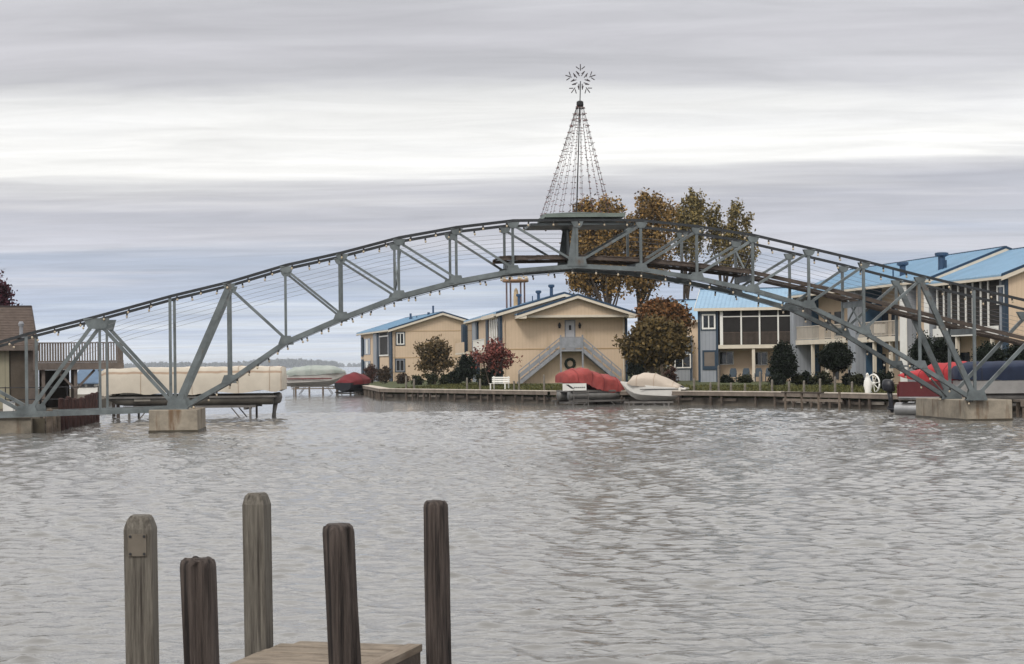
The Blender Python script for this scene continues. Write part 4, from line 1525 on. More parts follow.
hD.part(MB().box(.55, REC - .003, yf0 - .168, yf0 - .002, -.5, hD_z - .1), 'wing_trim', mat('mid_blue_trim', (.028, .07, .125), .6, 0, .15))
hD.part(MB().box(-.2, REC - .003, yend - .24, yend, -.5, hD_z - .1), 'wing_wall', GREYSID)
hD.part(MB().box(REC - .5, REC - .003, yend - .42, yend - .242, -.5, hD_z - .1), 'wing_trim', MATS['mid_blue_trim'])
for px in (889.3, 873, 825.5, 811.5):
    dpost(px, .22, -.5, bandD - .33, .0, .2, CREAM, 'porch_column')
for (px, w, zz) in ((838, 1.3, bandD), (828, 1.3, bandD), (884, 1.6, bandD), (895, 1.1, bandD)):
    yv = hD.sy(px, 320, REC)[0]
    hD.part(MB().box(REC - .04, REC - .003, yv - w / 2, yv + w / 2, zz + .05, zz + 2.05), 'balcony_door', GLASS)
for (px, w) in ((836, 1.2), (818, 1.2), (882, 1.4), (866, 1.0)):
    yv = hD.sy(px, 360, REC)[0]
    hD.part(MB().box(REC - .04, REC - .003, yv - w / 2, yv + w / 2, .3, 2.1), 'window', GLASS)
hD.part(MB().box(-1.2, REC, .2, LD, -.4, .05), 'patio_slab', CONC2)
hD.part(MB().box(REC * .25, REC * .75, hD.sy(868, 340)[0], hD.sy(868, 340)[0] + .05, bandD + .3, bandD + .9), 'balcony_chair_back', WHITE)
for (px, py, y, hh, r, c) in ((902.5, 253, 7.0, .75, .2, True), (941.5, 247.5, 1.5, .9, .22, True), (946, 258, 1.2, .6, .05, False), (893, 262, 8.5, .6, .05, False)):
    # find the roof x whose vent shows at this pixel
    q = hD.fx(px, py, y)
    hw = 4.6
    kx = min(max(q[0], .5), 2 * hw - .5)
    hD.vent(kx, y, hD_z + 1.75 * (1 - abs(kx - hw) / hw) + .05, hh, r, c)

# ================================================================== TREES AND SHRUBS
def leaves(pts, size, g, flat=.0):
    K = len(pts)
    a = g.normal(0, 1, (K, 3)); a /= np.linalg.norm(a, axis=1)[:, None]
    b = g.normal(0, 1, (K, 3)); b -= (b * a).sum(1)[:, None] * a; b /= np.linalg.norm(b, axis=1)[:, None]
    s = size * (0.6 + .8 * g.random((K, 1)))
    a, b = a * s, b * s * .62
    return np.stack([pts - a, pts + b, pts + a, pts - b], 1)


def limb(mb_, p, q, r0, r1, g, bend=.12, n=4, seg=6):
    p, q = np.array(p, float), np.array(q, float)
    L_ = np.linalg.norm(q - p)
    off = g.normal(0, bend * L_, 3)
    pts = []
    for i in range(n + 1):
        t = i / n
        pts.append(Vector(p + (q - p) * t + off * math.sin(math.pi * t) * .5))
    mb_.tube(pts, [r0 + (r1 - r0) * i / n for i in range(n + 1)], seg)


def clump_tree(name, label, base, H, crown, nclump, per, leaf, lm, bark=None, trunks=1, tr=.12, seed=1, cat='tree', group=None, clump_r=.35, shell=.55, low=0.0):
    """crown = list of ellipsoids (dx, dy, z, rx, ry, rz) relative to the base"""
    g = np.random.default_rng(seed)
    r = thing(name, label, cat, tuple(base), 0, group)
    tm = MB()
    vols = np.array([c[3] * c[4] * c[5] for c in crown]); vols = vols / vols.sum()
    cs, allp = [], []
    for i in range(nclump):
        c = crown[g.choice(len(crown), p=vols)]
        d = g.normal(0, 1, 3); d /= np.linalg.norm(d)
        rad = shell + (1 - shell) * g.random() ** .6
        if g.random() < .3:
            rad *= g.random()
        p = np.array([c[0] + d[0] * c[3] * rad, c[1] + d[1] * c[4] * rad, c[2] + d[2] * c[5] * rad])
        cs.append(p)
        k = int(per * (.5 + g.random()))
        s = clump_r * (.6 + .8 * g.random())
        allp.append(p + g.normal(0, 1, (k, 3)) * np.array([s, s, s * .7]) * .6)
    pts = np.concatenate(allp)
    if low:
        pts = pts[pts[:, 2] > low]
    cz = min(c[2] - c[5] * .7 for c in crown)
    for t in range(trunks):
        a = 2 * math.pi * t / max(1, trunks) + .7
        sp = 0 if trunks == 1 else .16
        c = crown[t % len(crown)]
        p0 = (math.cos(a) * sp, math.sin(a) * sp, -.1)
        p1 = (c[0] * .8 + math.cos(a) * c[3] * .25 * (trunks > 1), c[1] + math.sin(a) * c[4] * .25 * (trunks > 1), max(cz, c[2] - c[5] * .2))
        limb(tm, p0, p1, tr, tr * .5, g, .06, 6, 7)
        for q in range(min(14, nclump) // trunks + 2):
            e = cs[g.integers(len(cs))]
            st_ = np.array(p0) + (np.array(p1) - np.array(p0)) * (.55 + .4 * g.random())
            limb(tm, st_, e, tr * .35, tr * .08, g, .15, 4, 5)
    tm.build('trunk', bark or BARK, r)
    raw_faces('crown', leaves(pts, leaf, g), lm, r)
    return r


def poplar(name, label, base, H, limbs, leaf, lm, seed, per=60, tr=.25):
    """upright, open cottonwood; limbs = list of (dx, dy, ztop, zstart, spread)"""
    g = np.random.default_rng(seed)
    r = thing(name, label, 'tree', tuple(base), 0, 'tall cottonwoods behind the houses')
    tm = MB()
    allp = []
    limb(tm, (0, 0, -.2), (g.normal(0, .3), 0, H * .62), tr, tr * .4, g, .02, 7, 8)
    for (dx_, dy_, zt, z0, sp) in limbs:
        s0 = np.array([0, 0, z0 * .75]); e = np.array([dx_, dy_, zt])
        mid = np.array([dx_ * .75, dy_ * .75, z0 + (zt - z0) * .35])
        limb(tm, s0, mid, tr * .5, tr * .28, g, .05, 4, 6)
        limb(tm, mid, e, tr * .28, .03, g, .03, 5, 5)
        n = int((zt - z0) * 4.6)
        for i in range(n):
            t = g.random() ** .8
            c = mid + (e - mid) * (-.25 + 1.27 * t)
            tw = g.normal(0, 1, 3); tw[2] = abs(tw[2]) * .7; tw /= np.linalg.norm(tw)
            rad = sp * (1.05 - .72 * t) * (.25 + .85 * g.random())
            q = c + tw * rad
            limb(tm, c, q, .03, .012, g, .1, 2, 4)
            k = int(per * (.3 + g.random()))
            allp.append(q + g.normal(0, 1, (k, 3)) * np.array([.30, .30, .40]))
            if g.random() < .5:
                k2 = int(per * .3)
                allp.append((c + q) / 2 + g.normal(0, .3, (k2, 3)))
    tm.build('trunk', BARK, r)
    raw_faces('crown', leaves(np.concatenate(allp), leaf, g), lm, r)
    return r


def gpt(px, Y, z):
    """ground point at distance Y under photo column px"""
    u, _ = uv(px, 380)
    return Vector((u * Y / F, Y, z))


# tall cottonwoods behind house 2 (about 190 m away)
def zpx(px, py, Y):
    return W(px, py, Y).z


def pop_from_px(label, pxb, Y, crowns, seed, lm, per=60):
    b = gpt(pxb, Y, ZI)
    lim = []
    H = 0
    for (px, ptop, pstart, wpx) in crowns:
        t = W(px, ptop, Y); s = W(px, pstart, Y)
        lim.append((t.x - b.x, random.uniform(-2.0, 2.0), t.z - ZI, max(1.5, s.z - ZI), wpx / F * Y * .95))
        H = max(H, t.z - ZI)
    return poplar('cottonwood_tree', label, b, H, lim, .165, lm, seed, int(per * 1.35))


pop_from_px('broad rust leaved cottonwood rising behind the stair house', 609, 186,
            [(579, 212, 292, 16), (590, 203, 290, 14), (604, 206, 295, 16), (617, 208, 296, 14), (596, 224, 298, 17), (572, 236, 292, 13), (628, 226, 298, 12), (612, 238, 300, 18), (586, 240, 298, 18), (576, 258, 306, 14), (590, 262, 308, 17), (606, 260, 308, 18), (622, 262, 308, 15), (567, 254, 302, 10)], 3, L_POP, 44)
pop_from_px('tall thin leaved cottonwood just right of the light tree', 641, 190,
            [(641, 200, 290, 9), (653, 199, 285, 12), (661, 201, 280, 12), (669, 208, 285, 11), (646, 225, 300, 14), (632, 218, 290, 9), (660, 238, 300, 13), (642, 262, 306, 14), (654, 266, 304, 13), (634, 250, 304, 12)], 4, L_POP, 26)
pop_from_px('tallest upright cottonwood with a pointed tip', 688, 194,
            [(693, 191, 262, 10), (700, 199, 262, 8), (686, 205, 268, 9), (696, 222, 285, 11), (678, 214, 272, 8)], 5, L_POP2, 26)
pop_from_px('slender cottonwood at the right end of the row with bare gaps', 722, 197,
            [(737, 203, 270, 8), (731, 214, 280, 7), (716, 209, 262, 6), (709, 212, 268, 6), (748, 219, 278, 7), (744, 238, 284, 9), (724, 228, 284, 9), (754, 250, 285, 6)], 6, L_POP2, 20)


def blob_px(Y, zb, spec, base):
    """ellipsoids from photo boxes (px, py, half width px, half height px)"""
    out_ = []
    for (px, py, hw, hh) in spec:
        c = W(px, py, Y)
        out_.append((c.x - base.x, random.uniform(-.2, .2), c.z - base.z, hw / F * Y, hw / F * Y * .85, hh / F * Y))
    return out_


def ball_tree(name, label, pxb, Y, spec, nclump, per, leaf, lm, seed, zb=None, **kw):
    zb = ZI if zb is None else zb
    b = gpt(pxb, Y, zb)
    return clump_tree(name, label, b, 5, blob_px(Y, zb, spec, b), nclump, per, leaf, lm, seed=seed, **kw)


# bushy autumn pair beside house 2
ball_tree('autumn_tree', 'orange brown tree crown rising behind the big olive tree', 664, 148, [(664, 316, 19, 16), (659, 307, 11, 9), (672, 322, 14, 15)], 150, 85, .16, L_ORG, 11, clump_r=.55, tr=.16)
ball_tree('autumn_tree', 'wide olive green tree behind the white runabout boat', 650, 134, [(648, 346, 22, 17), (669, 342, 16, 19), (637, 348, 9, 11), (656, 329, 17, 9), (680, 332, 7, 9)], 210, 95, .15, L_GRN, 12, clump_r=.55, trunks=3, tr=.11)
# small lawn trees
ball_tree('ornamental_tree', 'round brown green lawn tree before the leftmost house', 434, 160, [(434, 356, 18, 17), (424, 366, 9, 12), (446, 362, 9, 12), (436, 347, 12, 9)], 85, 60, .12, L_RND, 13, clump_r=.45, trunks=3, tr=.075, zb=1.0, shell=.5)
ball_tree('ornamental_tree', 'small crimson leaved tree beside the stair house', 492, 140, [(494, 357, 17, 12), (482, 356, 9, 10), (508, 355, 9, 10), (496, 347, 11, 7)], 62, 42, .11, L_RED, 14, clump_r=.42, trunks=3, tr=.06, zb=1.0, shell=.45)
tb_ = gpt(495, 141.5, 1.0)
# clipped evergreens
def topiary(label, pxb, Y, spec, seed, tr=.09, n=150):
    return ball_tree('clipped_evergreen', label, pxb, Y, spec, n, 80, .07, L_DRK, seed, clump_r=.28, shell=.72, tr=tr, group='clipped dark evergreens on the lawn', zb=1.02)


topiary('clipped dark evergreen between the two left houses', 467, 146, [(467.5, 367, 7, 12), (467.5, 372, 6.5, 9)], 15)
topiary('egg shaped dark evergreen before the screened porch', 783, 124, [(783, 364, 10.5, 14), (783, 355, 7, 12), (783, 371, 9, 8)], 16, n=200)
topiary('broad clipped dark evergreen on a bare trunk', 835, 116, [(835, 357, 12.5, 12), (829, 359, 8, 9), (842, 358, 8, 10), (835, 349, 8, 6)], 17, n=220)
topiary('pointed dark evergreen behind the bright red boat cover', 925, 103, [(925, 357, 10, 12), (924, 347, 6, 9), (923, 340, 3, 7)], 18, n=170)
topiary('small dark evergreen right of the pointed one', 942, 101, [(945, 352, 5, 8), (940, 346, 3, 6), (949, 357, 5, 6)], 19, n=70)
topiary('dark shrub beside the grey end bay of the nearest house', 992, 97, [(992, 358, 10, 12), (984, 362, 8, 10)], 20, n=130)
topiary('dark shrub at the right edge of the picture', 1020, 95, [(1020, 360, 11, 14), (1032, 360, 10, 13)], 22, n=130)


def shrub(label, pxb, Y, hw, h_, lm, seed, zb=1.0, n=24, leaf=.08):
    b = gpt(pxb, Y, zb)
    rx = hw / F * Y
    return clump_tree('shrub', label, b, h_, [(0, 0, h_ * .5, rx, rx * .8, h_ * .5)], n, 60, leaf, lm, seed=seed, tr=.035, trunks=3, cat='shrub', group='shrubs along the houses', clump_r=.22, low=.02)


shrub('round shrub under the small round lawn tree', 418, 158, 5, .95, L_SHR, 31)
shrub('second round shrub right of the lawn tree trunk', 431, 157, 5, .95, L_SHR, 32)
shrub('wide dark shrub left of the clipped evergreen', 456, 152, 7, 1.5, L_DRK, 33, n=40)
shrub('green shrub below the crimson tree', 484, 141, 7, 1.35, L_SHR, 34, n=36)
shrub('dark tall shrub under the crimson tree crown', 495, 143, 7, 1.8, L_DRK, 35, n=40)
shrub('reddish shrub at the far left corner of the leftmost house', 371, 184, 6, 1.9, leafmat('russet_leaf', (.09, .04, .03), (.035, .022, .016)), 36, n=40)
shrub('brown shrub at the front corner of the leftmost house', 384, 178, 6, 1.7, leafmat('dry_leaf', (.08, .055, .035), (.03, .022, .016)), 37, n=36)
shrub('low brown shrub under the lower left window', 402, 172, 7, .9, MATS['dry_leaf'], 38, n=30)
shrub('dark low shrub between the two lawn shrubs and evergreen', 446, 154, 5, .8, L_SHR, 39)
shrub('tall dark shrub beside the right corner of the stair house', 637, 146, 9, 2.6, L_DRK, 40, n=70)
shrub('dark red shrub right of the olive tree trunks', 671, 140, 5, 1.3, MATS['russet_leaf'], 41)
for i, (px, Y, hw, hh, lb) in enumerate(((777, 122, 8, .95, 'low dark hedge under the egg shaped evergreen'), (799, 124, 5, .8, 'low shrub at the blue wing trim of the screened house'),
                                       (806, 124, 7, .9, 'first low hedge bush left of the broad evergreen'), (822, 122, 8, .95, 'second low hedge bush left of the broad evergreen'),
                                       (848, 118, 6, .8, 'low hedge bush right of the broad evergreen'), (858, 114, 7, .8, 'low bush before the blue wing wall'),
                                       (884, 106, 7, 1.1, 'leafy bush behind the white wheel'), (745, 138, 6, .6, 'small bush by the porch chairs'), (727, 140, 5, .55, 'small bush before the porch window'))):
    shrub(lb, px, Y, hw, hh, L_SHR if i % 2 else L_DRK, 50 + i, n=26)
# thicket closing the view between the houses
for i, (px, Y, hw, hh) in enumerate(((640, 230, 22, 4.5), (700, 235, 20, 4.0), (662, 250, 24, 5.0))):
    shrub(['wide thicket far behind the olive tree', 'thicket behind the low blue roofed wing', 'tall thicket at the back of the gap between houses'][i], px, Y, hw, hh, L_GRN, 70 + i, n=90, leaf=.22)

# left edge tree behind the brown house
clump_tree('purple_tree', 'dark purple leaved tree at the left edge behind the brown house', gpt(-14, 125, .62), 10,
           [(0, 0, 6.6, 1.75, 1.6, 2.4)], 130, 80, .13, L_PUR, seed=61, tr=.16, clump_r=.5)

# ================================================================== LEFT BANK: HOUSE, BALCONY, PILES
YB = 97.0
hb = W(37.5, 345, YB)
brown = thing('lake_house', 'brown roofed lake house at the left edge with a raised wooden balcony', 'building', (hb.x, YB, .62), math.radians(16.5))


def bp2(m, name, mt, parent=None):
    return m.build(name, mt, parent or brown)


def lx(px):
    return (px - 37.5) / F * YB


def lz(px, py):
    return W(px, py, YB).z - .62


zr, ze_ = lz(20, 304), lz(20, 347)
bp2(MB().box(-14, -.35, 0, 8.0, -.6, ze_ + .02), 'wall', BROWNWALL)
bp2(MB().box(-14, lx(10), -.06, -.003, -.5, ze_ - .05), 'olive_wall', OLIVE)
bp2(MB().box(lx(26), lx(38), -.05, -.003, -.5, ze_ - .05), 'board_panel', DECKW)
for s in (0, 1):
    yo = -.55 if s == 0 else 8.55
    m = MB().prism([(0, yo, ze_ - .05), (-.18, 4.0, zr - .1), (-.18, 4.0, zr), (0, yo, ze_ + .07)], (-14.5, 0, 0))
    rp = bp2(m, 'roof_slope', SHINGLE)
    ms = MB()
    for i in range(24):
        t = i / 24
        y = yo + (4.0 - yo) * t
        z = ze_ + .07 + (zr - ze_ - .07) * t
        ms.box(-14.4, -.03 - .18 * t, y - .02, y + .02, z - .02, z + .022)
    tag(bp2(ms, 'shingle_courses', SHINGLE, rp), kind='stuff')
    m = MB().prism([(.03, yo, ze_ - .22), (-.15, 4.0, zr - .27), (-.15, 4.0, zr + .02), (.03, yo, ze_ + .09)], (-.05, 0, 0))
    bp2(m, 'rake_board', mat('dark_brown_trim', (.05, .04, .04), .8))
bp2(MB().prism([(-.36, 0, ze_), (-.36, 8, ze_), (-.36, 4, zr - .12)], (-.05, 0, 0)), 'gable_wall', BROWNWALL)
bp2(MB().box(-14.5, -.18, 3.9, 4.1, zr - .03, zr + .05), 'ridge_cap', MATS['dark_brown_trim'])
bp2(MB().box(-14.5, 0, -.60, -.552, ze_ - .2, ze_ + .06), 'eave_fascia', DECKW)
# chimney vent on the roof
vx = lx(22)
v_ = bp2(MB().tube([(vx, .3, ze_ - .1), (vx, .3, ze_ + 1.2)], .10, 10), 'roof_vent', GREYWOOD)
bp2(MB().tube([(vx, .3, ze_ + .50), (vx, .3, ze_ + .58)], .36, 12), 'vent_flashing', GREYWOOD, v_)
bp2(MB().tube([(vx, .3, ze_ + 1.12), (vx, .3, ze_ + 1.25), (vx, .3, ze_ + 1.38)], [.13, .16, .09], 10), 'vent_cap', GREYWOOD, v_)
# balcony
zd = lz(80, 362.5)
bx0, bx1 = lx(32), lx(119)
by0, by1 = -1.6, 2.2
bp2(MB().box(bx0, bx1, by0, by1, zd - .06, zd), 'balcony_floor', DECKW)
bp2(MB().box(bx0, bx1 + .02, by0 - .04, by0 - .002, zd - .38, zd - .02), 'balcony_fascia', DECKW)
bp2(MB().box(bx1 + .002, bx1 + .04, by0, by1, zd - .38, zd - .02), 'balcony_fascia', DECKW)
for yy_ in (by0 + .3, by1 - .3):
    bp2(MB().box(bx0, bx1 - .02, yy_ - .05, yy_ + .05, zd - .36, zd - .065), 'balcony_joist', DECKW)
hr = 1.08
for (xa, xb, ya, yb) in ((bx0, bx1, by0 - .03, by0 + .05), (bx1 - .05, bx1 + .03, by0 + .051, by1)):
    rr = bp2(MB().box(xa, xb, ya, yb, zd + hr - .06, zd + hr), 'railing', DECKW)
    bp2(MB().box(xa, xb, ya + .02, yb - .02, zd + .005, zd + .10), 'bottom_rail', DECKW, rr)
mbk = MB()
n = 34
for i in range(n):
    xx = bx0 + (bx1 - bx0) * (i + .5) / n
    wdt = .036 if i > 11 else .050
    mbk.box(xx - wdt, xx + wdt, by0 - .01, by0 + .03, zd + .101, zd + hr - .061)
for i in range(26):
    yy_ = by0 + (by1 - by0) * (i + .7) / 26
    mbk.box(bx1 - .03, bx1 + .01, yy_ - .05, yy_ + .05, zd + .101, zd + hr - .061)
tag(bp2(mbk, 'balusters', DECKW), kind='stuff')
for xx in (lx(42), lx(73), lx(114)):
    for yy_ in (by0 + .3, by1 - .3):
        bp2(MB().box(xx - .09, xx + .09, yy_ - .09, yy_ + .09, -.6, zd - .365), 'balcony_post', DECKW)
    for s in (-1, 1):
        if lx(36) < xx + s * 1.1 < bx1 + .3:
            bp2(MB().beam((xx, by0 + .3, zd - 1.45), (xx + s * 1.0, by0 + .3, zd - .4), .10, .12, (0, 1, 0)), 'knee_brace', DECKW)
bp2(MB().box(lx(40), lx(70), by1 - .1, by1 + .1, -.4, zd - .4), 'under_wall', BROWNWALL)
# window and olive door of the lower wall
bp2(MB().box(lx(11.5), lx(25), -.08, -.004, .0, ze_ - .15), 'dark_door', mat('brown_door', (.075, .06, .045), .8))

# concrete bank wall, timber bulkhead piles
bw = thing('bank_wall', 'pale concrete wall at the water below the brown house', 'wall', (-34, 75.4, 0))
MB().beam((-48, 74.45, .0), (-20.4, 76.40, .0), .30, 1.35, (0, 1, 0)).build('wall_face', CONC, bw, origin=(-34, 75.4, 0))
MB().beam((-48, 74.40, .70), (-20.4, 76.35, .70), .45, .10, (0, 1, 0)).build('wall_cap', CONC2, bw, origin=(-34, 75.4, 0))
bh = thing('timber_bulkhead', 'row of dark reddish timber piles receding below the balcony', 'bulkhead', (-20.4, 84, 0))
pa, pb = Vector((-19.72, 76.6, 0)), Vector((-21.1, 91.3, 0))
n = 14
for i in range(n):
    p = pa.lerp(pb, i / (n - 1))
    ht = random.uniform(1.30, 1.52) if i > 2 else random.uniform(.8, 1.3)
    MB().tube([p + Vector((0, 0, -1)), p + Vector((random.uniform(-.03, .03), 0, ht - .03)), p + Vector((0, 0, ht))], [.15, .14, .09], 9).build('pile', PILER if i > 2 else PILE, bh, origin=(-20.4, 84, 0))
for zz in (.25, .62):
    MB().beam(pa + Vector((-.22, 0, zz)), pb + Vector((-.22, 0, zz)), .08, .26, (1, 0, 0)).build('waler', SEADARK, bh, origin=(-20.4, 84, 0))
MB().beam(pa + Vector((-.34, 0, .1)), pb + Vector((-.34, 0, .1)), .12, 1.5, (1, 0, 0)).build('sheeting', FASCIA, bh, origin=(-20.4, 84, 0))
# pale utility box
ub = W(9, 404, 80)
o_ = thing('utility_box', 'pale grey utility box on the bank at the left edge', 'box', (ub.x, ub.y, .62))
MB().box(-.22, .22, -.18, .18, 0, .62).build('cabinet', WHITE, o_)
MB().box(-.25, .25, -.21, .21, .621, .67).build('lid', GREYWOOD, o_)
# railing on the bank behind the piles
rl_ = thing('pipe_railing', 'thin dark pipe railing on the bank under the balcony', 'railing', (-23, 88, .62))
for i in range(6):
    p = Vector((-28.5 + i * 1.55, 90.2, .5))
    MB().tube([p, p + Vector((0, 0, 1.35))], .03, 6).build('post', BLACK, rl_, origin=(-23, 88, .62))
for zz in (1.2, 1.8):
    MB().tube([(-28.5, 90.2, zz), (-20.75, 90.2, zz)], .025, 6).build('rail', BLACK, rl_, origin=(-23, 88, .62))

# small boathouse behind
sh0, sh1 = gpt(74, 148, .62), gpt(100, 148, .62)
sd = thing('boathouse', 'small white boathouse with a slate blue roof behind the balcony', 'shed', (sh0.x, 148, .62))
wS = sh1.x - sh0.x
zE, zR = W(88, 383.5, 148).z - .62, W(92, 366.5, 148).z - .62
MB().box(0, wS, 0, 4, -.1, zE).build('wall', WHITE, sd)
for s in (0, 1):
    yo = -.3 if s == 0 else 4.3
    MB().prism([(-.25, yo, zE - .03), (.15, 2, zR - .08), (.15, 2, zR), (-.25, yo, zE + .06)], (wS + .3, 0, 0)).build('roof_slope', SHEDROOF, sd)
MB().prism([(wS - .01, 0, zE), (wS - .01, 4, zE), (wS - .01, 2, zR - .1)], (-.05, 0, 0)).build('gable_wall', WHITE, sd)
for a in (.35, 1.1):
    w_ = MB().box(a, a + .55, -.05, -.003, .62, .95).build('window', GLASS, sd)
    MB().box(a - .05, a - .002, -.06, -.003, .57, 1.0).box(a + .552, a + .6, -.06, -.003, .57, 1.0).box(a, a + .55, -.06, -.003, .951, 1.0).box(a, a + .55, -.06, -.003, .57, .619).build('frame', WHITE, w_)

# ================================================================== LANTERN TOWER BEHIND HOUSE 2
ty = 205.0
tw0, tw1 = gpt(509.5, ty, ZI), gpt(523.5, ty, ZI)
cx_ = (tw0.x + tw1.x) / 2
tw = thing('ring_tower', 'open four post tower with a bronze ring on top behind the stair house', 'tower', (cx_, ty, ZI))
ztop = W(516, 281, ty).z - ZI
hw_ = (tw1.x - tw0.x) / 2
for (sx_, sy_) in ((-1, -1), (1, -1), (-1, 1), (1, 1)):
    xo = sx_ * hw_ + (.22 if sy_ > 0 else -.22) * 1.0
    MB().tube([(xo, sy_ * hw_, 0), (xo, sy_ * hw_, ztop)], .10, 8).build('post', mat('mauve_steel', (.13, .09, .09), .6), tw)
RG = 12.0 / F * ty
rgp = [(math.cos(2 * math.pi * k / 24) * RG, math.sin(2 * math.pi * k / 24) * RG, ztop) for k in range(25)]
MB().tube(rgp, .15, 8).build('ring', mat('bronze_ring', (.22, .12, .06), .6), tw)
MB().tube([(-RG, 0, ztop), (RG, 0, ztop)], .07, 6).tube([(0, -RG, ztop), (0, RG, ztop)], .07, 6).build('ring_spokes', MATS['bronze_ring'], tw)
for k in range(8):
    a = 2 * math.pi * k / 8 + .3
    MB().tube([(math.cos(a) * RG, math.sin(a) * RG, ztop + .1), (math.cos(a) * RG, math.sin(a) * RG, ztop + .26), (math.cos(a) * RG, math.sin(a) * RG, ztop + .55)], [.14, .20, .05], 8).build('ring_lamp', BULB, tw)
zc_ = W(516, 288, ty).z - ZI
MB().tube([(.05, 0, 0), (.05, 0, zc_ - .9), (.05, 0, zc_ - .25), (.05, 0, zc_)], [.32, .30, .22, .06], 10).build('core_column', mat('sand_concrete', (.50, .38, .24), .85), tw)
MB().box(-hw_ - .25, hw_ + .25, -hw_, hw_, ztop * .5, ztop * .5 + .12).build('mid_plate', MATS['mauve_steel'], tw)

# ================================================================== BOATS
def cover_mesh(st, seed, wr=.03, band=False, nsub=5, peak=.10, scallop=.0, box=False):
    """canvas draped over a boat. st = (x, halfwidth, zbottom, zshoulder, ztop)"""
    secs, mids = [], []
    full = []
    for (a, b) in zip(st[:-1], st[1:]):
        for i in range(nsub):
            t = i / nsub
            full.append([a[k] + (b[k] - a[k]) * t for k in range(5)])
    full.append(list(st[-1]))
    prof = [(-1.02, 0.0), (-1.03, .33), (-1.02, .62), (-1.0, .90), (-.96, 1.0)]
    for (x, hw, zb, zs_, zt) in full:
        sc_ = scallop * abs(math.sin(x * 1.25 + seed))
        pts = []
        for (py_, pz) in prof:
            pts.append((py_ * hw, zb + sc_ * (1 - pz) + (zs_ - zb) * pz))
        if box:
            pts += [(-.93 * hw, zs_ + (zt - zs_) * .86), (-.45 * hw, zs_ + (zt - zs_) * .95), (0, zt)]
        else:
            pts += [(-.62 * hw, zs_ + (zt - zs_) * .55), (-.25 * hw, zs_ + (zt - zs_) * .92), (0, zt)]
        pts += [(-p[0], p[1]) for p in reversed(pts[:-1])]
        sec = []
        for (y, z) in pts:
            q = Vector((x * 1.7 + (z - zb) * 1.1, y * 1.3 + seed, z * 1.2))
            w = mnoise.noise(q) * wr + mnoise.noise(q * 2.7) * wr * .5 + mnoise.noise(Vector((x * 3.1 + z * 1.6, seed, z * .7))) * wr * .55
            sec.append((x + w * .3, y * (1 + w * .8), z + w))
        secs.append(sec)
    m = MB().loft(secs, True)
    m.secs = secs
    if band:
        npt = len(secs[0]) - 1
        for fi in range(len(m.f) - 2):
            k = fi % npt
            if k in (3, 4, 10, 9) and k in (3, npt - 4):
                m.mi[fi] = 1
    return m


def seams(m, root, mt, every, r=.014):
    k = every
    while k < len(m.secs) - 1:
        sec = m.secs[k]
        cz = sum(p[2] for p in sec) / len(sec)
        MB().tube([(p[0], p[1] * 1.008, p[2] + (.012 if p[2] > cz else 0)) for p in sec], r, 5).build('seam', mt, root)
        k += every


def tube_hull(y, x0, x1, z, r):
    n = 1 if x1 > x0 else -1
    return MB().tube([(x0, y, z), (x0 + n * .05, y, z), (x1 - n * .9, y, z), (x1 - n * .45, y, z + .04), (x1 - n * .12, y, z + .12), (x1, y, z + .18)], [r * .96, r, r, r * .85, r * .5, r * .12], 14)


def outboard(root, x, y, z, s=1.0, tilt=0.0, mt=None, sgn=1):
    """engine hung on a transom at x (stern towards sgn*x)"""
    mt = mt or BLACKP
    c, sn = math.cos(tilt), math.sin(tilt)

    def tr(p):
        px_, pz_ = p[0] * sgn, p[2]
        return (x + sgn * (p[0] * c - p[2] * -sn) * 1.0, y + p[1], z + (p[2] * c + p[0] * sn))

    def ring(cx, cz, hx, hy):
        return [tr((cx + hx * a, hy * b, cz)) for a, b in ((-1, -.6), (-.7, -1), (.6, -1), (1, -.55), (1, .55), (.6, 1), (-.7, 1), (-1, .6))]
    cow = MB().loft([ring(.28, .10, .20, .16), ring(.28, .18, .27, .21), ring(.30, .40, .29, .22), ring(.28, .62, .25, .20), ring(.26, .72, .14, .12)], True, loop=True)
    e = cow.build('engine_cowl', mt, root, True)
    leg = MB().loft([ring(.26, .10, .13, .09), ring(.24, -.35, .10, .06), ring(.25, -.62, .12, .045), ring(.27, -.70, .20, .03), ring(.25, -.74, .10, .035), ring(.24, -.95, .07, .02)], True, loop=True)
    leg.build('engine_leg', mt, e, True)
    m = MB().tube([tr((.02, 0, -.78)), tr((.1, 0, -.78)), tr((.36, 0, -.78)), tr((.48, 0, -.78))], [.02, .06, .06, .03], 8)
    m.build('gearcase', mt, e, True)
    mp = MB()
    for k in range(3):
        a = 2 * math.pi * k / 3 + .4
        d = Vector((0, math.cos(a), math.sin(a)))
        t_ = Vector((0, -math.sin(a), math.cos(a)))
        pp = [Vector((.44, 0, -.78)) + d * .03, Vector((.50, 0, -.78)) + d * .10 + t_ * .07, Vector((.46, 0, -.78)) + d * .17, Vector((.41, 0, -.78)) + d * .10 - t_ * .06]
        mp.add([tr(q) for q in pp] + [tr(q + Vector((.012, 0, 0))) for q in pp], [(3, 2, 1, 0), (4, 5, 6, 7), (0, 1, 5, 4), (1, 2, 6, 5), (2, 3, 7, 6), (3, 0, 4, 7)])
    mp.build('propeller', ALUD, e)
    return e


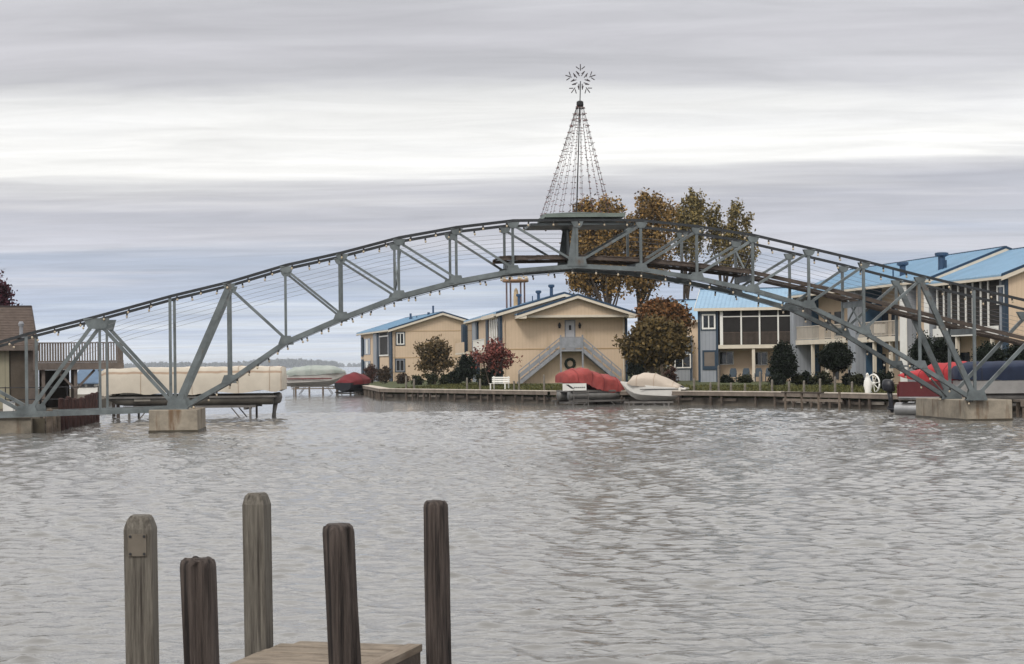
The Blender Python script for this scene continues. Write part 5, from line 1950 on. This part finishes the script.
def boat_lift(label, loc, rz, L_, Wd, ztop, legs=None):
    r = thing('boat_lift', label, 'boat lift', loc, rz, 'boat lifts holding the boats')
    z = ztop
    for y in (-Wd / 2, Wd / 2):
        MB().box(-L_ / 2, L_ / 2, y - .05, y + .05, z - .12, z).build('lift_rail', ALUD, r)
        for x in (-L_ / 2 + .3, L_ / 2 - .3):
            MB().box(x - .05, x + .05, y - .10, y + .10, -1.4, z - .121).build('leg', ALUD, r)
        MB().beam((-L_ / 2 + .35, y, -.6), (-L_ / 2 + 1.3, y, z - .13), .06, .06).build('brace', ALUD, r)
        MB().beam((L_ / 2 - .35, y, -.6), (L_ / 2 - 1.3, y, z - .13), .06, .06).build('brace', ALUD, r)
    for x in (-L_ / 2 + .6, L_ / 2 - .6):
        MB().box(x - .06, x + .06, -Wd / 2, Wd / 2, z - .24, z - .125).build('cross_member', ALUD, r)
    return r


# --- big beige pontoon boat on its lift (left)
YP = 97.0
c0 = gpt(193.5, YP, 0)
Lp = (284 - 103) / F * YP
pon = thing('pontoon_boat', 'long pontoon boat under a full beige canvas cover, left of the channel', 'boat', (c0.x, c0.y, 0), math.radians(1.0), 'covered boats')
zt, zs1, zb1 = W(190, 367.2, YP).z, W(190, 371.5, YP).z, W(190, 395.5, YP).z
h = Lp / 2
m = cover_mesh([(-h, 1.0, zb1 + .15, zs1 - .15, zt - .22), (-h + .35, 1.22, zb1 - .05, zs1 - .02, zt - .05), (-h + 1.6, 1.27, zb1 + .1, zs1, zt), (-.9, 1.27, zb1 + .02, zs1, zt + .01),
                (1.5, 1.27, zb1 + .05, zs1 + .02, zt + .02), (h - 1.5, 1.27, zb1 + .12, zs1 + .02, zt + .03), (h - .3, 1.25, zb1 + .06, zs1, zt), (h, 1.20, zb1 + .22, zs1 - .05, zt - .05)], 3, .04, True, 14, scallop=.14, box=True)
seams(m, m.build('canvas_cover', [BEIGE, BEIGE_T], pon, True), BEIGE_T, 16)
zpt = W(190, 399.5, YP).z
MB().box(-h + .4, h - .35, -1.2, 1.2, zb1 - .12, zb1 - .02).build('deck', ALUD, pon)
for y in (-.8, .8):
    tube_hull(y, h - .5, -h + .45, zpt, .30).build('pontoon', mat('dirty_pontoon', (.11, .10, .085), .45, .3, .4, 1.2), pon, True)
MB().box(-h + 1.9, -h + 2.75, -1.13, -1.11, zpt - .05, zpt + .14).build('registration_panel', mat('faded_label', (.24, .22, .19), .8), pon)
outboard(pon, h - .75, 0, zb1 - .62, 1.0, 0.12, ALUD, 1)
boat_lift('grey boat lift under the long beige covered pontoon', (c0.x, c0.y, 0), math.radians(1.0), Lp * .72, 2.7, zpt - .31)

# --- boats moored beyond, at the mouth of the channel
cg = gpt(316, 178, 0)
gb = thing('motor_boat', 'white hulled motor boat under a pale green cover beyond the beige boat', 'boat', (cg.x, cg.y, .52), math.radians(3), 'covered boats')


def runabout(root, L_, beam, zk, zsh, hullm, sgn=-1, rise=.25):
    """bow towards sgn*x; returns nothing"""
    secs = []
    n = 12
    for i in range(n + 1):
        t = i / n                                   # 0 stern .. 1 bow
        x = sgn * (-L_ / 2 + L_ * t)
        b = beam / 2 * (1 - max(0, (t - .45) / .55) ** 2.2) * (.94 + .06 * min(1, t * 5))
        b = max(b, .015)
        kz = zk + (zsh - zk + rise) * max(0, (t - .62) / .38) ** 2.4 * .92
        sz = zsh + rise * t ** 1.6
        cz = kz + (sz - kz) * (.32 + .1 * t)
        secs.append([(x, -b, sz), (x, -b * .985, sz - .09), (x, -b * .86, cz), (x, 0, kz), (x, b * .86, cz), (x, b * .985, sz - .09), (x, b, sz)])
    m = MB().loft(secs, True, loop=True)
    return m.build('hull', hullm, root, False)


Lg = (347 - 286) / F * 178
ho = runabout(gb, Lg, 2.3, .25, 1.35, mat('grey_white_hull', (.50, .48, .45), .5, 0, .1), 1, .2)
m = cover_mesh([(-Lg / 2 + .1, 1.0, 1.15, 1.55, 1.75), (-Lg / 2 + .9, 1.18, 1.3, 1.85, 2.15), (0, 1.18, 1.35, 1.95, 2.35), (Lg / 2 - 1.2, .95, 1.5, 1.9, 2.2), (Lg / 2 - .1, .2, 1.55, 1.65, 1.75)], 5, .05)
seams(m, m.build('canvas_cover', GREENC, gb, True), GREYWOOD, 9)
MB().box(-Lg / 2 + .2, Lg / 2 - 1.4, -1.19, -1.16, .95, 1.05).build('rub_strip', DKRED, gb)
outboard(gb, -Lg / 2, -.3, 1.5, 1.0, .9, BLACKP, -1)
ob_ = outboard(gb, -Lg / 2 + .1, .8, 1.55, 1.0, 1.0, DKRED, -1)
boat_lift('low boat lift under the pale green covered boat', (cg.x, cg.y, 0), math.radians(3), Lg * .8, 2.5, .80)

cr_ = gpt(356, 170, 0)
rb = thing('motor_boat', 'small boat under a dark red cover beside the pale green one', 'boat', (cr_.x, cr_.y, 0), math.radians(62), 'covered boats')
runabout(rb, 4.6, 2.0, .30, 1.15, BLACKP, 1, .15)
m = cover_mesh([(-2.25, .85, .95, 1.2, 1.35), (-1.4, 1.04, 1.0, 1.45, 1.95), (-.2, 1.05, 1.0, 1.55, 2.15), (1.2, .85, 1.1, 1.5, 1.9), (2.2, .15, 1.2, 1.3, 1.4)], 8, .04)
seams(m, m.build('canvas_cover', DKRED, rb, True), BLACK, 9)
boat_lift('small boat lift under the dark red covered boat', (cr_.x, cr_.y, 0), math.radians(62), 3.8, 2.2, .32)
# plank pier by these boats
pp = thing('plank_pier', 'low plank pier beside the boats at the channel mouth', 'pier', (gpt(330, 172, 0).x, 172, 0))
pxl, pxr = gpt(292, 172, 0).x - gpt(330, 172, 0).x, gpt(374, 172, 0).x - gpt(330, 172, 0).x
MB().box(pxl, pxr, -.5, .5, .55, .65).build('deck', SEADARK, pp)
for i in range(6):
    xx = pxl + (pxr - pxl) * (i + .3) / 6
    MB().tube([(xx, -.45, -1), (xx, -.45, .75 + (i == 4) * .6)], .09, 8).build('pile', PILE, pp)

# --- red covered pontoon on its lift at the seawall
YR = 119.5
crd = gpt(590, YR, 0)
ang_r = math.radians(24)
rp_ = thing('pontoon_boat', 'pontoon boat under a faded red cover with a white side panel', 'boat', (crd.x, crd.y, 0), ang_r, 'covered boats')
hL = 2.05
zz = lambda py: W(590, py, YR).z
m = cover_mesh([(-hL, 1.05, zz(382), zz(376), zz(372.5)), (-hL + .5, 1.18, zz(383), zz(373.5), zz(369.0)), (-hL + 1.5, 1.2, zz(384), zz(372.5), zz(367.6)), (-.1, 1.2, zz(390), zz(376), zz(370.5)),
                (1.2, 1.2, zz(391), zz(380), zz(375)), (hL - .3, 1.15, zz(391.5), zz(383), zz(378.5)), (hL, 1.0, zz(391), zz(385), zz(382))], 4, .13, False, 8)
seams(m, m.build('canvas_cover', REDC, rp_, True), DKRED, 9)
pnl = MB().box(-hL - .55, -hL + 1.15, -1.27, -1.21, zz(390), zz(383)).build('side_panel', WHITE, rp_)
MB().prism([(-hL - .35, -1.275, zz(384)), (-hL - .15, -1.275, zz(384)), (-hL + .30, -1.275, zz(388.5)), (-hL + .05, -1.275, zz(388))], (0, .004, 0)).build('swoosh', BLACK, pnl)
for k in range(6):
    MB().box(-hL + .25 + k * .14, -hL + .34 + k * .14, -1.276, -1.271, zz(387.6), zz(386.4)).build('lettering', BLACK, pnl)
MB().box(-hL + .1, hL - .1, -1.15, 1.15, zz(391.6), zz(390)).build('deck', ALUD, rp_)
for y in (-.8, .8):
    tube_hull(y, -hL + .1, hL, zz(395), .32).build('pontoon', mat('dull_pontoon', (.17, .165, .155), .45, .4, .3, 1.2), rp_, True)
boat_lift('boat lift under the red covered pontoon', (crd.x, crd.y, 0), ang_r, 4.4, 2.6, zz(399.6))
ld = MB()
for k in range(4):
    ld.box(-hL + .15, -hL + 1.25, -1.36, -1.32, .10 + k * .24, .15 + k * .24)
ld.box(-hL + .15, -hL + .2, -1.40, -1.361, -.2, 1.0).box(-hL + 1.2, -hL + 1.25, -1.40, -1.361, -.2, 1.0)
ld.build('boarding_ladder', ALUD, rp_)

# --- white runabout with tan cover
YW = 117.5
cw = gpt(651.5, YW, 0)
aw = math.radians(-14)
wb = thing('motor_boat', 'white runabout boat under a tan cover beside the red pontoon', 'boat', (cw.x, cw.y, 0), aw, 'covered boats')
zz = lambda py: W(650, py, YW).z
runabout(wb, 4.1, 2.0, zz(400.5), zz(387.5), GEL, -1, zz(381) - zz(387.5))
m = cover_mesh([(-1.55, .55, zz(383.5), zz(383), zz(382)), (-1.2, .86, zz(385), zz(379), zz(375.5)), (-.5, .94, zz(386), zz(377.5), zz(373)), (.3, .95, zz(387), zz(378), zz(373.2)), (1.1, .95, zz(388), zz(383.5), zz(379)), (1.9, .92, zz(388.5), zz(387), zz(385))], 6, .045, False, 6)
seams(m, m.build('canvas_cover', TANC, wb, True), BEIGE_T, 9)
MB().box(1.9, 2.35, -.8, .8, zz(389.5), zz(388)).build('swim_platform', GEL, wb)
outboard(wb, 1.55, 0, zz(397.5), .8, .1, BLACKP, 1)
for s in (-1, 1):
    MB().box(-.6, 1.9, s * .985 - .01, s * .985 + .01, zz(389.4), zz(388.7)).build('rub_stripe', BLACKP, wb)
boat_lift('boat lift under the white runabout', (cw.x, cw.y, 0), aw, 3.2, 2.2, zz(401))

# --- maroon pontoon with outboard and bright red cover (right)
pa_, pb_ = Vector((19.75, 90.3)), Vector((23.3, 87.9))
dm = (pb_ - pa_)
cm = (pa_ + pb_) / 2
mp_ = thing('pontoon_boat', 'maroon sided pontoon boat with black outboard and bright red cover', 'boat', (cm.x, cm.y, 0), math.atan2(dm.y, dm.x), 'covered boats')
hL = dm.length / 2
zz = lambda py: W(925, py, 89).z
m = cover_mesh([(-hL, 1.05, zz(376), zz(375), zz(372.5)), (-hL + 1.0, 1.2, zz(380), zz(373), zz(368)), (-.6, 1.2, zz(381), zz(369), zz(363.0)), (hL - 1.2, 1.2, zz(381), zz(368.5), zz(362)), (hL, 1.1, zz(380), zz(372), zz(367))], 9, .05, False, 7)
seams(m, m.build('canvas_cover', REDC2, mp_, True), DKRED, 9)
for s in (-1, 1):
    pn = MB().box(-hL + .1, hL - .1, s * 1.2 - .02, s * 1.2 + .02, zz(396.5), zz(381.5)).build('side_panel', MAROON, mp_)
    for k in range(7):
        MB().box(-hL + 2.6 + k * .17, -hL + 2.72 + k * .17, s * 1.2 - .026, s * 1.2 + .026, zz(388.8), zz(386.8)).build('lettering', WHITE, pn)
    MB().box(-hL + .1, hL - .1, s * 1.2 - .025, s * 1.2 + .025, zz(398), zz(396.6)).build('trim_rail', ALU, mp_)
MB().box(-hL, -hL + .06, -1.18, 1.18, zz(396.5), zz(384)).build('stern_panel', MAROON, mp_)
MB().box(-hL + .05, hL, -1.18, 1.18, zz(400), zz(398.1)).build('deck', ALUD, mp_)
for y in (-.8, .8):
    tube_hull(y, -hL - .2, hL, .28, .33).build('pontoon', ALU, mp_, True)
outboard(mp_, -hL - .30, -.75, 1.02, 1.1, .1, BLACKP, -1)

# --- navy covered boat (right edge)
cb = gpt(1003, 86.5, 0)
nb = thing('pontoon_boat', 'boat under a navy blue cover at the right edge behind the bridge foot', 'boat', (cb.x, cb.y, 0), math.radians(-4), 'covered boats')
zz = lambda py: W(990, py, 86.5).z
m = cover_mesh([(-2.3, 1.0, zz(379), zz(370), zz(366)), (-1.7, 1.2, zz(380), zz(367), zz(361.5)), (0, 1.2, zz(380), zz(366), zz(361)), (2.2, 1.2, zz(380), zz(366), zz(361)), (3.2, 1.1, zz(379), zz(368), zz(363))], 12, .05, False, 7)
seams(m, m.build('canvas_cover', BLUEC, nb, True), BLACK, 9)
MB().box(-2.2, 3.1, -1.2, 1.2, zz(393), zz(380.3)).build('hull', mat('pale_hull', (.30, .29, .28), .6, 0, .15), nb)
for y in (-.75, .75):
    tube_hull(y, -2.1, 3.3, zz(397), .28).build('pontoon', ALUD, nb, True)
boat_lift('boat lift under the navy covered boat', (cb.x + .4, cb.y, 0), math.radians(-4), 4.6, 2.5, zz(403))

# ================================================================== DOCK FURNITURE AND SMALL THINGS
# finger dock by the right pier
fd = thing('finger_dock', 'short wooden finger dock beside the right bridge pier', 'dock', (26.0, 83.5, 0))
MB().box(-2.6, 4.0, -.6, .6, .72, .82).build('deck', SEADARK, fd)
MB().box(-2.6, 4.0, -.65, -.602, .52, .80).build('fascia_board', SEADARK, fd)
for xx in (-2.4, -.6, 1.2, 3.0):
    for yy_ in (-.5, .5):
        MB().tube([(xx, yy_, -1.2), (xx, yy_, .719)], .1, 8).build('pile', PILE, fd)
# low wooden dock in front of the seawall
ld_ = G(815, 409.5, 0)
ldk = thing('low_dock', 'low timber boat rack in front of the seawall below the broad evergreen', 'dock', (ld_.x, ld_.y, 0), math.radians(-58))
for xx in (-2.1, -.7, .7, 2.4):
    MB().tube([(xx, -.35, -1), (xx, -.35, 1.0)], .07, 8).build('post', PILE, ldk)
MB().box(-2.3, 1.0, -.5, -.2, .92, .99).build('top_plank', FASCIA, ldk)
MB().box(-2.3, 2.6, -.38, -.32, .45, .60).build('cross_rail', SEADARK, ldk)

# mooring posts standing along the cap
posts = [(694, 379, 391), (710.5, 383, 392), (718.5, 366, 392), (731, 383, 392), (745, 384, 393), (760, 372, 393), (772, 380, 393), (789, 382, 394), (804, 381, 394), (820, 379, 394), (835, 377, 394), (852, 382, 395),
         (467, 378, 391), (480, 379, 391), (519, 374, 391), (514, 381, 391), (544, 375, 392), (406, 376, 389), (414, 379, 389)]
side_words = {694: 'right of the white runabout', 718.5: 'tallest of those before the grey bay', 760: 'tall before the porch column', 519: 'left of the red boat'}
ords = ['first', 'second', 'third', 'fourth', 'fifth', 'sixth', 'seventh', 'eighth', 'ninth', 'tenth', 'eleventh', 'twelfth']


def shore_y(px):
    best = None
    for (a, b) in zip(SHORE[2:11], SHORE[3:12]):
        u = (px - 512) / F
        for k in range(41):
            t = k / 40
            x, y = a[0] + (b[0] - a[0]) * t, a[1] + (b[1] - a[1]) * t
            e = abs(x / y - u)
            if best is None or e < best[0]:
                best = (e, x, y)
    return best[1], best[2]


right = sorted([p for p in posts if p[0] > 690])
left_ = sorted([p for p in posts if p[0] < 600])
for lst, where in ((right, 'on the seawall counting rightward from the white runabout'), (left_, 'on the seawall between its left corner and the red boat')):
    for i, (px, py, pb2) in enumerate(lst):
        sx_, sy_ = shore_y(px)
        sx_, sy_ = sx_ * (sy_ + .7) / sy_, sy_ + .7
        top = W(px, py, sy_)
        o_ = thing('mooring_post', '%s slim post %s' % (ords[i], where), 'post', (top.x, sy_, ZS - .1), 0, 'slim posts along the seawall')
        hh = top.z - (ZS - .1)
        MB().tube([(0, 0, 0), (0, 0, hh - .03), (0, 0, hh)], [.075, .07, .045], 8).build('shaft', mat('grey_post_wood', (.15, .135, .115), .9, 0, .3, 4), o_)
        MB().tube([(0, 0, hh), (0, 0, hh + .03)], [.05, .03], 8).build('cap', mat('grey_post_cap', (.22, .20, .17), .9), o_)

# white bench on the lawn left
bx_, by_ = shore_y(499)
bn = thing('garden_bench', 'white slatted garden bench by the seawall under the crimson tree', 'bench', (gpt(499, by_ + 2.6, 0).x, by_ + 2.6, .87), math.radians(-30))
for i in range(3):
    MB().box(-.75, .75, -.22 + i * .16, -.10 + i * .16, .43, .46).build('seat_slat', WHITE, bn)
for i in range(3):
    MB().box(-.75, .75, .26, .29, .52 + i * .15, .63 + i * .15).build('back_slat', WHITE, bn)
for x in (-.62, .62):
    MB().box(x - .04, x + .04, -.22, -.15, 0, .429).build('leg', WHITE, bn)
    MB().box(x - .04, x + .04, .292, .35, 0, .98).build('leg', WHITE, bn)
# slate plastic chairs on the porch
proto = None
for i, px in enumerate((733, 746, 758.5, 769)):
    p = hC.fx(px, 381, -.2)
    wp = hC.A + hC.ex * p[0] + hC.ey * -.2
    lb = ['leftmost slate blue patio chair under the porch window', 'second slate blue patio chair left of the cream porch column', 'slate blue patio chair just right of the cream porch column', 'rightmost slate blue patio chair beside the egg shaped evergreen'][i]
    if proto is None:
        proto = thing('patio_chair', lb, 'chair', (wp.x, wp.y, ZG + .06), hC.rz, 'patio chairs under the screened porch')
        MB().box(-.28, .28, -.28, .25, .38, .43).build('seat', CHAIRB, proto)
        bk = MB().loft([[(-.27, .25, .42), (.27, .25, .42), (.27, .29, .42), (-.27, .29, .42)], [(-.29, .33, .85), (.29, .33, .85), (.29, .37, .85), (-.29, .37, .85)], [(-.20, .38, 1.10), (.20, .38, 1.10), (.20, .42, 1.10), (-.20, .42, 1.10)]], True, loop=True)
        bk.build('backrest', CHAIRB, proto)
        for s in (-1, 1):
            MB().box(s * .29 - .03, s * .29 + .03, -.25, .28, .62, .66).build('armrest', CHAIRB, proto)
            MB().box(s * .26 - .03, s * .26 + .03, -.27, -.21, 0, .62).build('leg', CHAIRB, proto)
            MB().box(s * .26 - .03, s * .26 + .03, .20, .26, 0, .40).build('leg', CHAIRB, proto)
    else:
        c = copy_tree(proto)
        c.location = (wp.x, wp.y, ZG + .06)
        c['label'] = lb
# white ship's wheel and white bird-like figure at the seawall
wx, wy = shore_y(871)
wc = W(873.5, 383, wy + 1.2)
wh = thing('garden_ornament', 'white spoked wagon wheel ornament standing on the lawn edge', 'ornament', (wc.x, wc.y, ZS), math.radians(-62))
rw = .52
zc2 = wc.z - ZS
zc2 = rw + .04
MB().tube([(rw * math.cos(2 * math.pi * k / 24), 0, zc2 + rw * math.sin(2 * math.pi * k / 24)) for k in range(25)], .045, 8).build('rim', WHITE, wh, True)
MB().tube([(0, -.08, zc2), (0, .08, zc2)], .09, 10).build('hub', WHITE, wh)
for k in range(8):
    a = 2 * math.pi * k / 8 + .2
    MB().tube([(.08 * math.cos(a), 0, zc2 + .08 * math.sin(a)), (rw * math.cos(a), 0, zc2 + rw * math.sin(a))], .022, 6).build('spoke', WHITE, wh)
fg = W(868, 385, wy + .9)
pe = thing('garden_statue', 'white upright bird shaped garden statue beside the wheel', 'statue', (fg.x, fg.y, ZS))
MB().tube([(0, 0, 0), (0, 0, .06), (0, 0, .3), (.0, 0, .62), (-.02, 0, .86), (-.03, 0, 1.0), (-.04, -.02, 1.10), (-.05, -.05, 1.16)], [.16, .17, .19, .21, .15, .08, .085, .04], 12).build('body', WHITE, pe, True)
MB().tube([(-.05, -.08, 1.10), (-.14, -.22, 1.02)], [.035, .01], 7).build('beak', CREAM, pe)
for s in (-1, 1):
    MB().loft([[(s * .15, -.05, .78), (s * .19, .08, .78), (s * .16, .14, .74)], [(s * .17, -.08, .45), (s * .24, .06, .45), (s * .19, .15, .42)], [(s * .10, .06, .12), (s * .15, .10, .12), (s * .12, .15, .12)]], True, loop=True).build('wing', WHITE, pe, True)
# lamp post with white globe by the middle house
lp_ = gpt(849.5, 116, 1.05)
lpo = thing('garden_lamp', 'garden lamp post with pale lantern left of the blue wing wall', 'lamp', tuple(lp_))
MB().tube([(0, 0, 0), (0, 0, 1.1)], .06, 8).build('post', BLACK, lpo)
MB().tube([(0, 0, 1.1), (0, 0, 1.2), (0, 0, 1.85), (0, 0, 1.95)], [.08, .14, .16, .06], 8).build('lantern', WHITE, lpo)
MB().ball((0, 0, 2.12), .15, 10, 7).build('globe', WHITE, lpo, True)

# ================================================================== HAZE OVER THE LAKE
hz = MB().box(-9600, 9600, -9600, 9600, -2.6, 30.0).build('haze', [])
hm = bpy.data.materials.new('lake_haze')
hm.use_nodes = True
hm.node_tree.nodes.clear()
ho_ = nd(hm.node_tree.nodes, 'ShaderNodeOutputMaterial')
hv = nd(hm.node_tree.nodes, 'ShaderNodeVolumePrincipled', inp={'Color': (.86, .92, 1.0, 1), 'Density': 0.00011, 'Anisotropy': 0.2})
hm.node_tree.links.new(hv.outputs[0], ho_.inputs['Volume'])
hz.data.materials.append(hm)
tag(hz, 'thin pale haze over the lake', 'haze', kind='stuff')
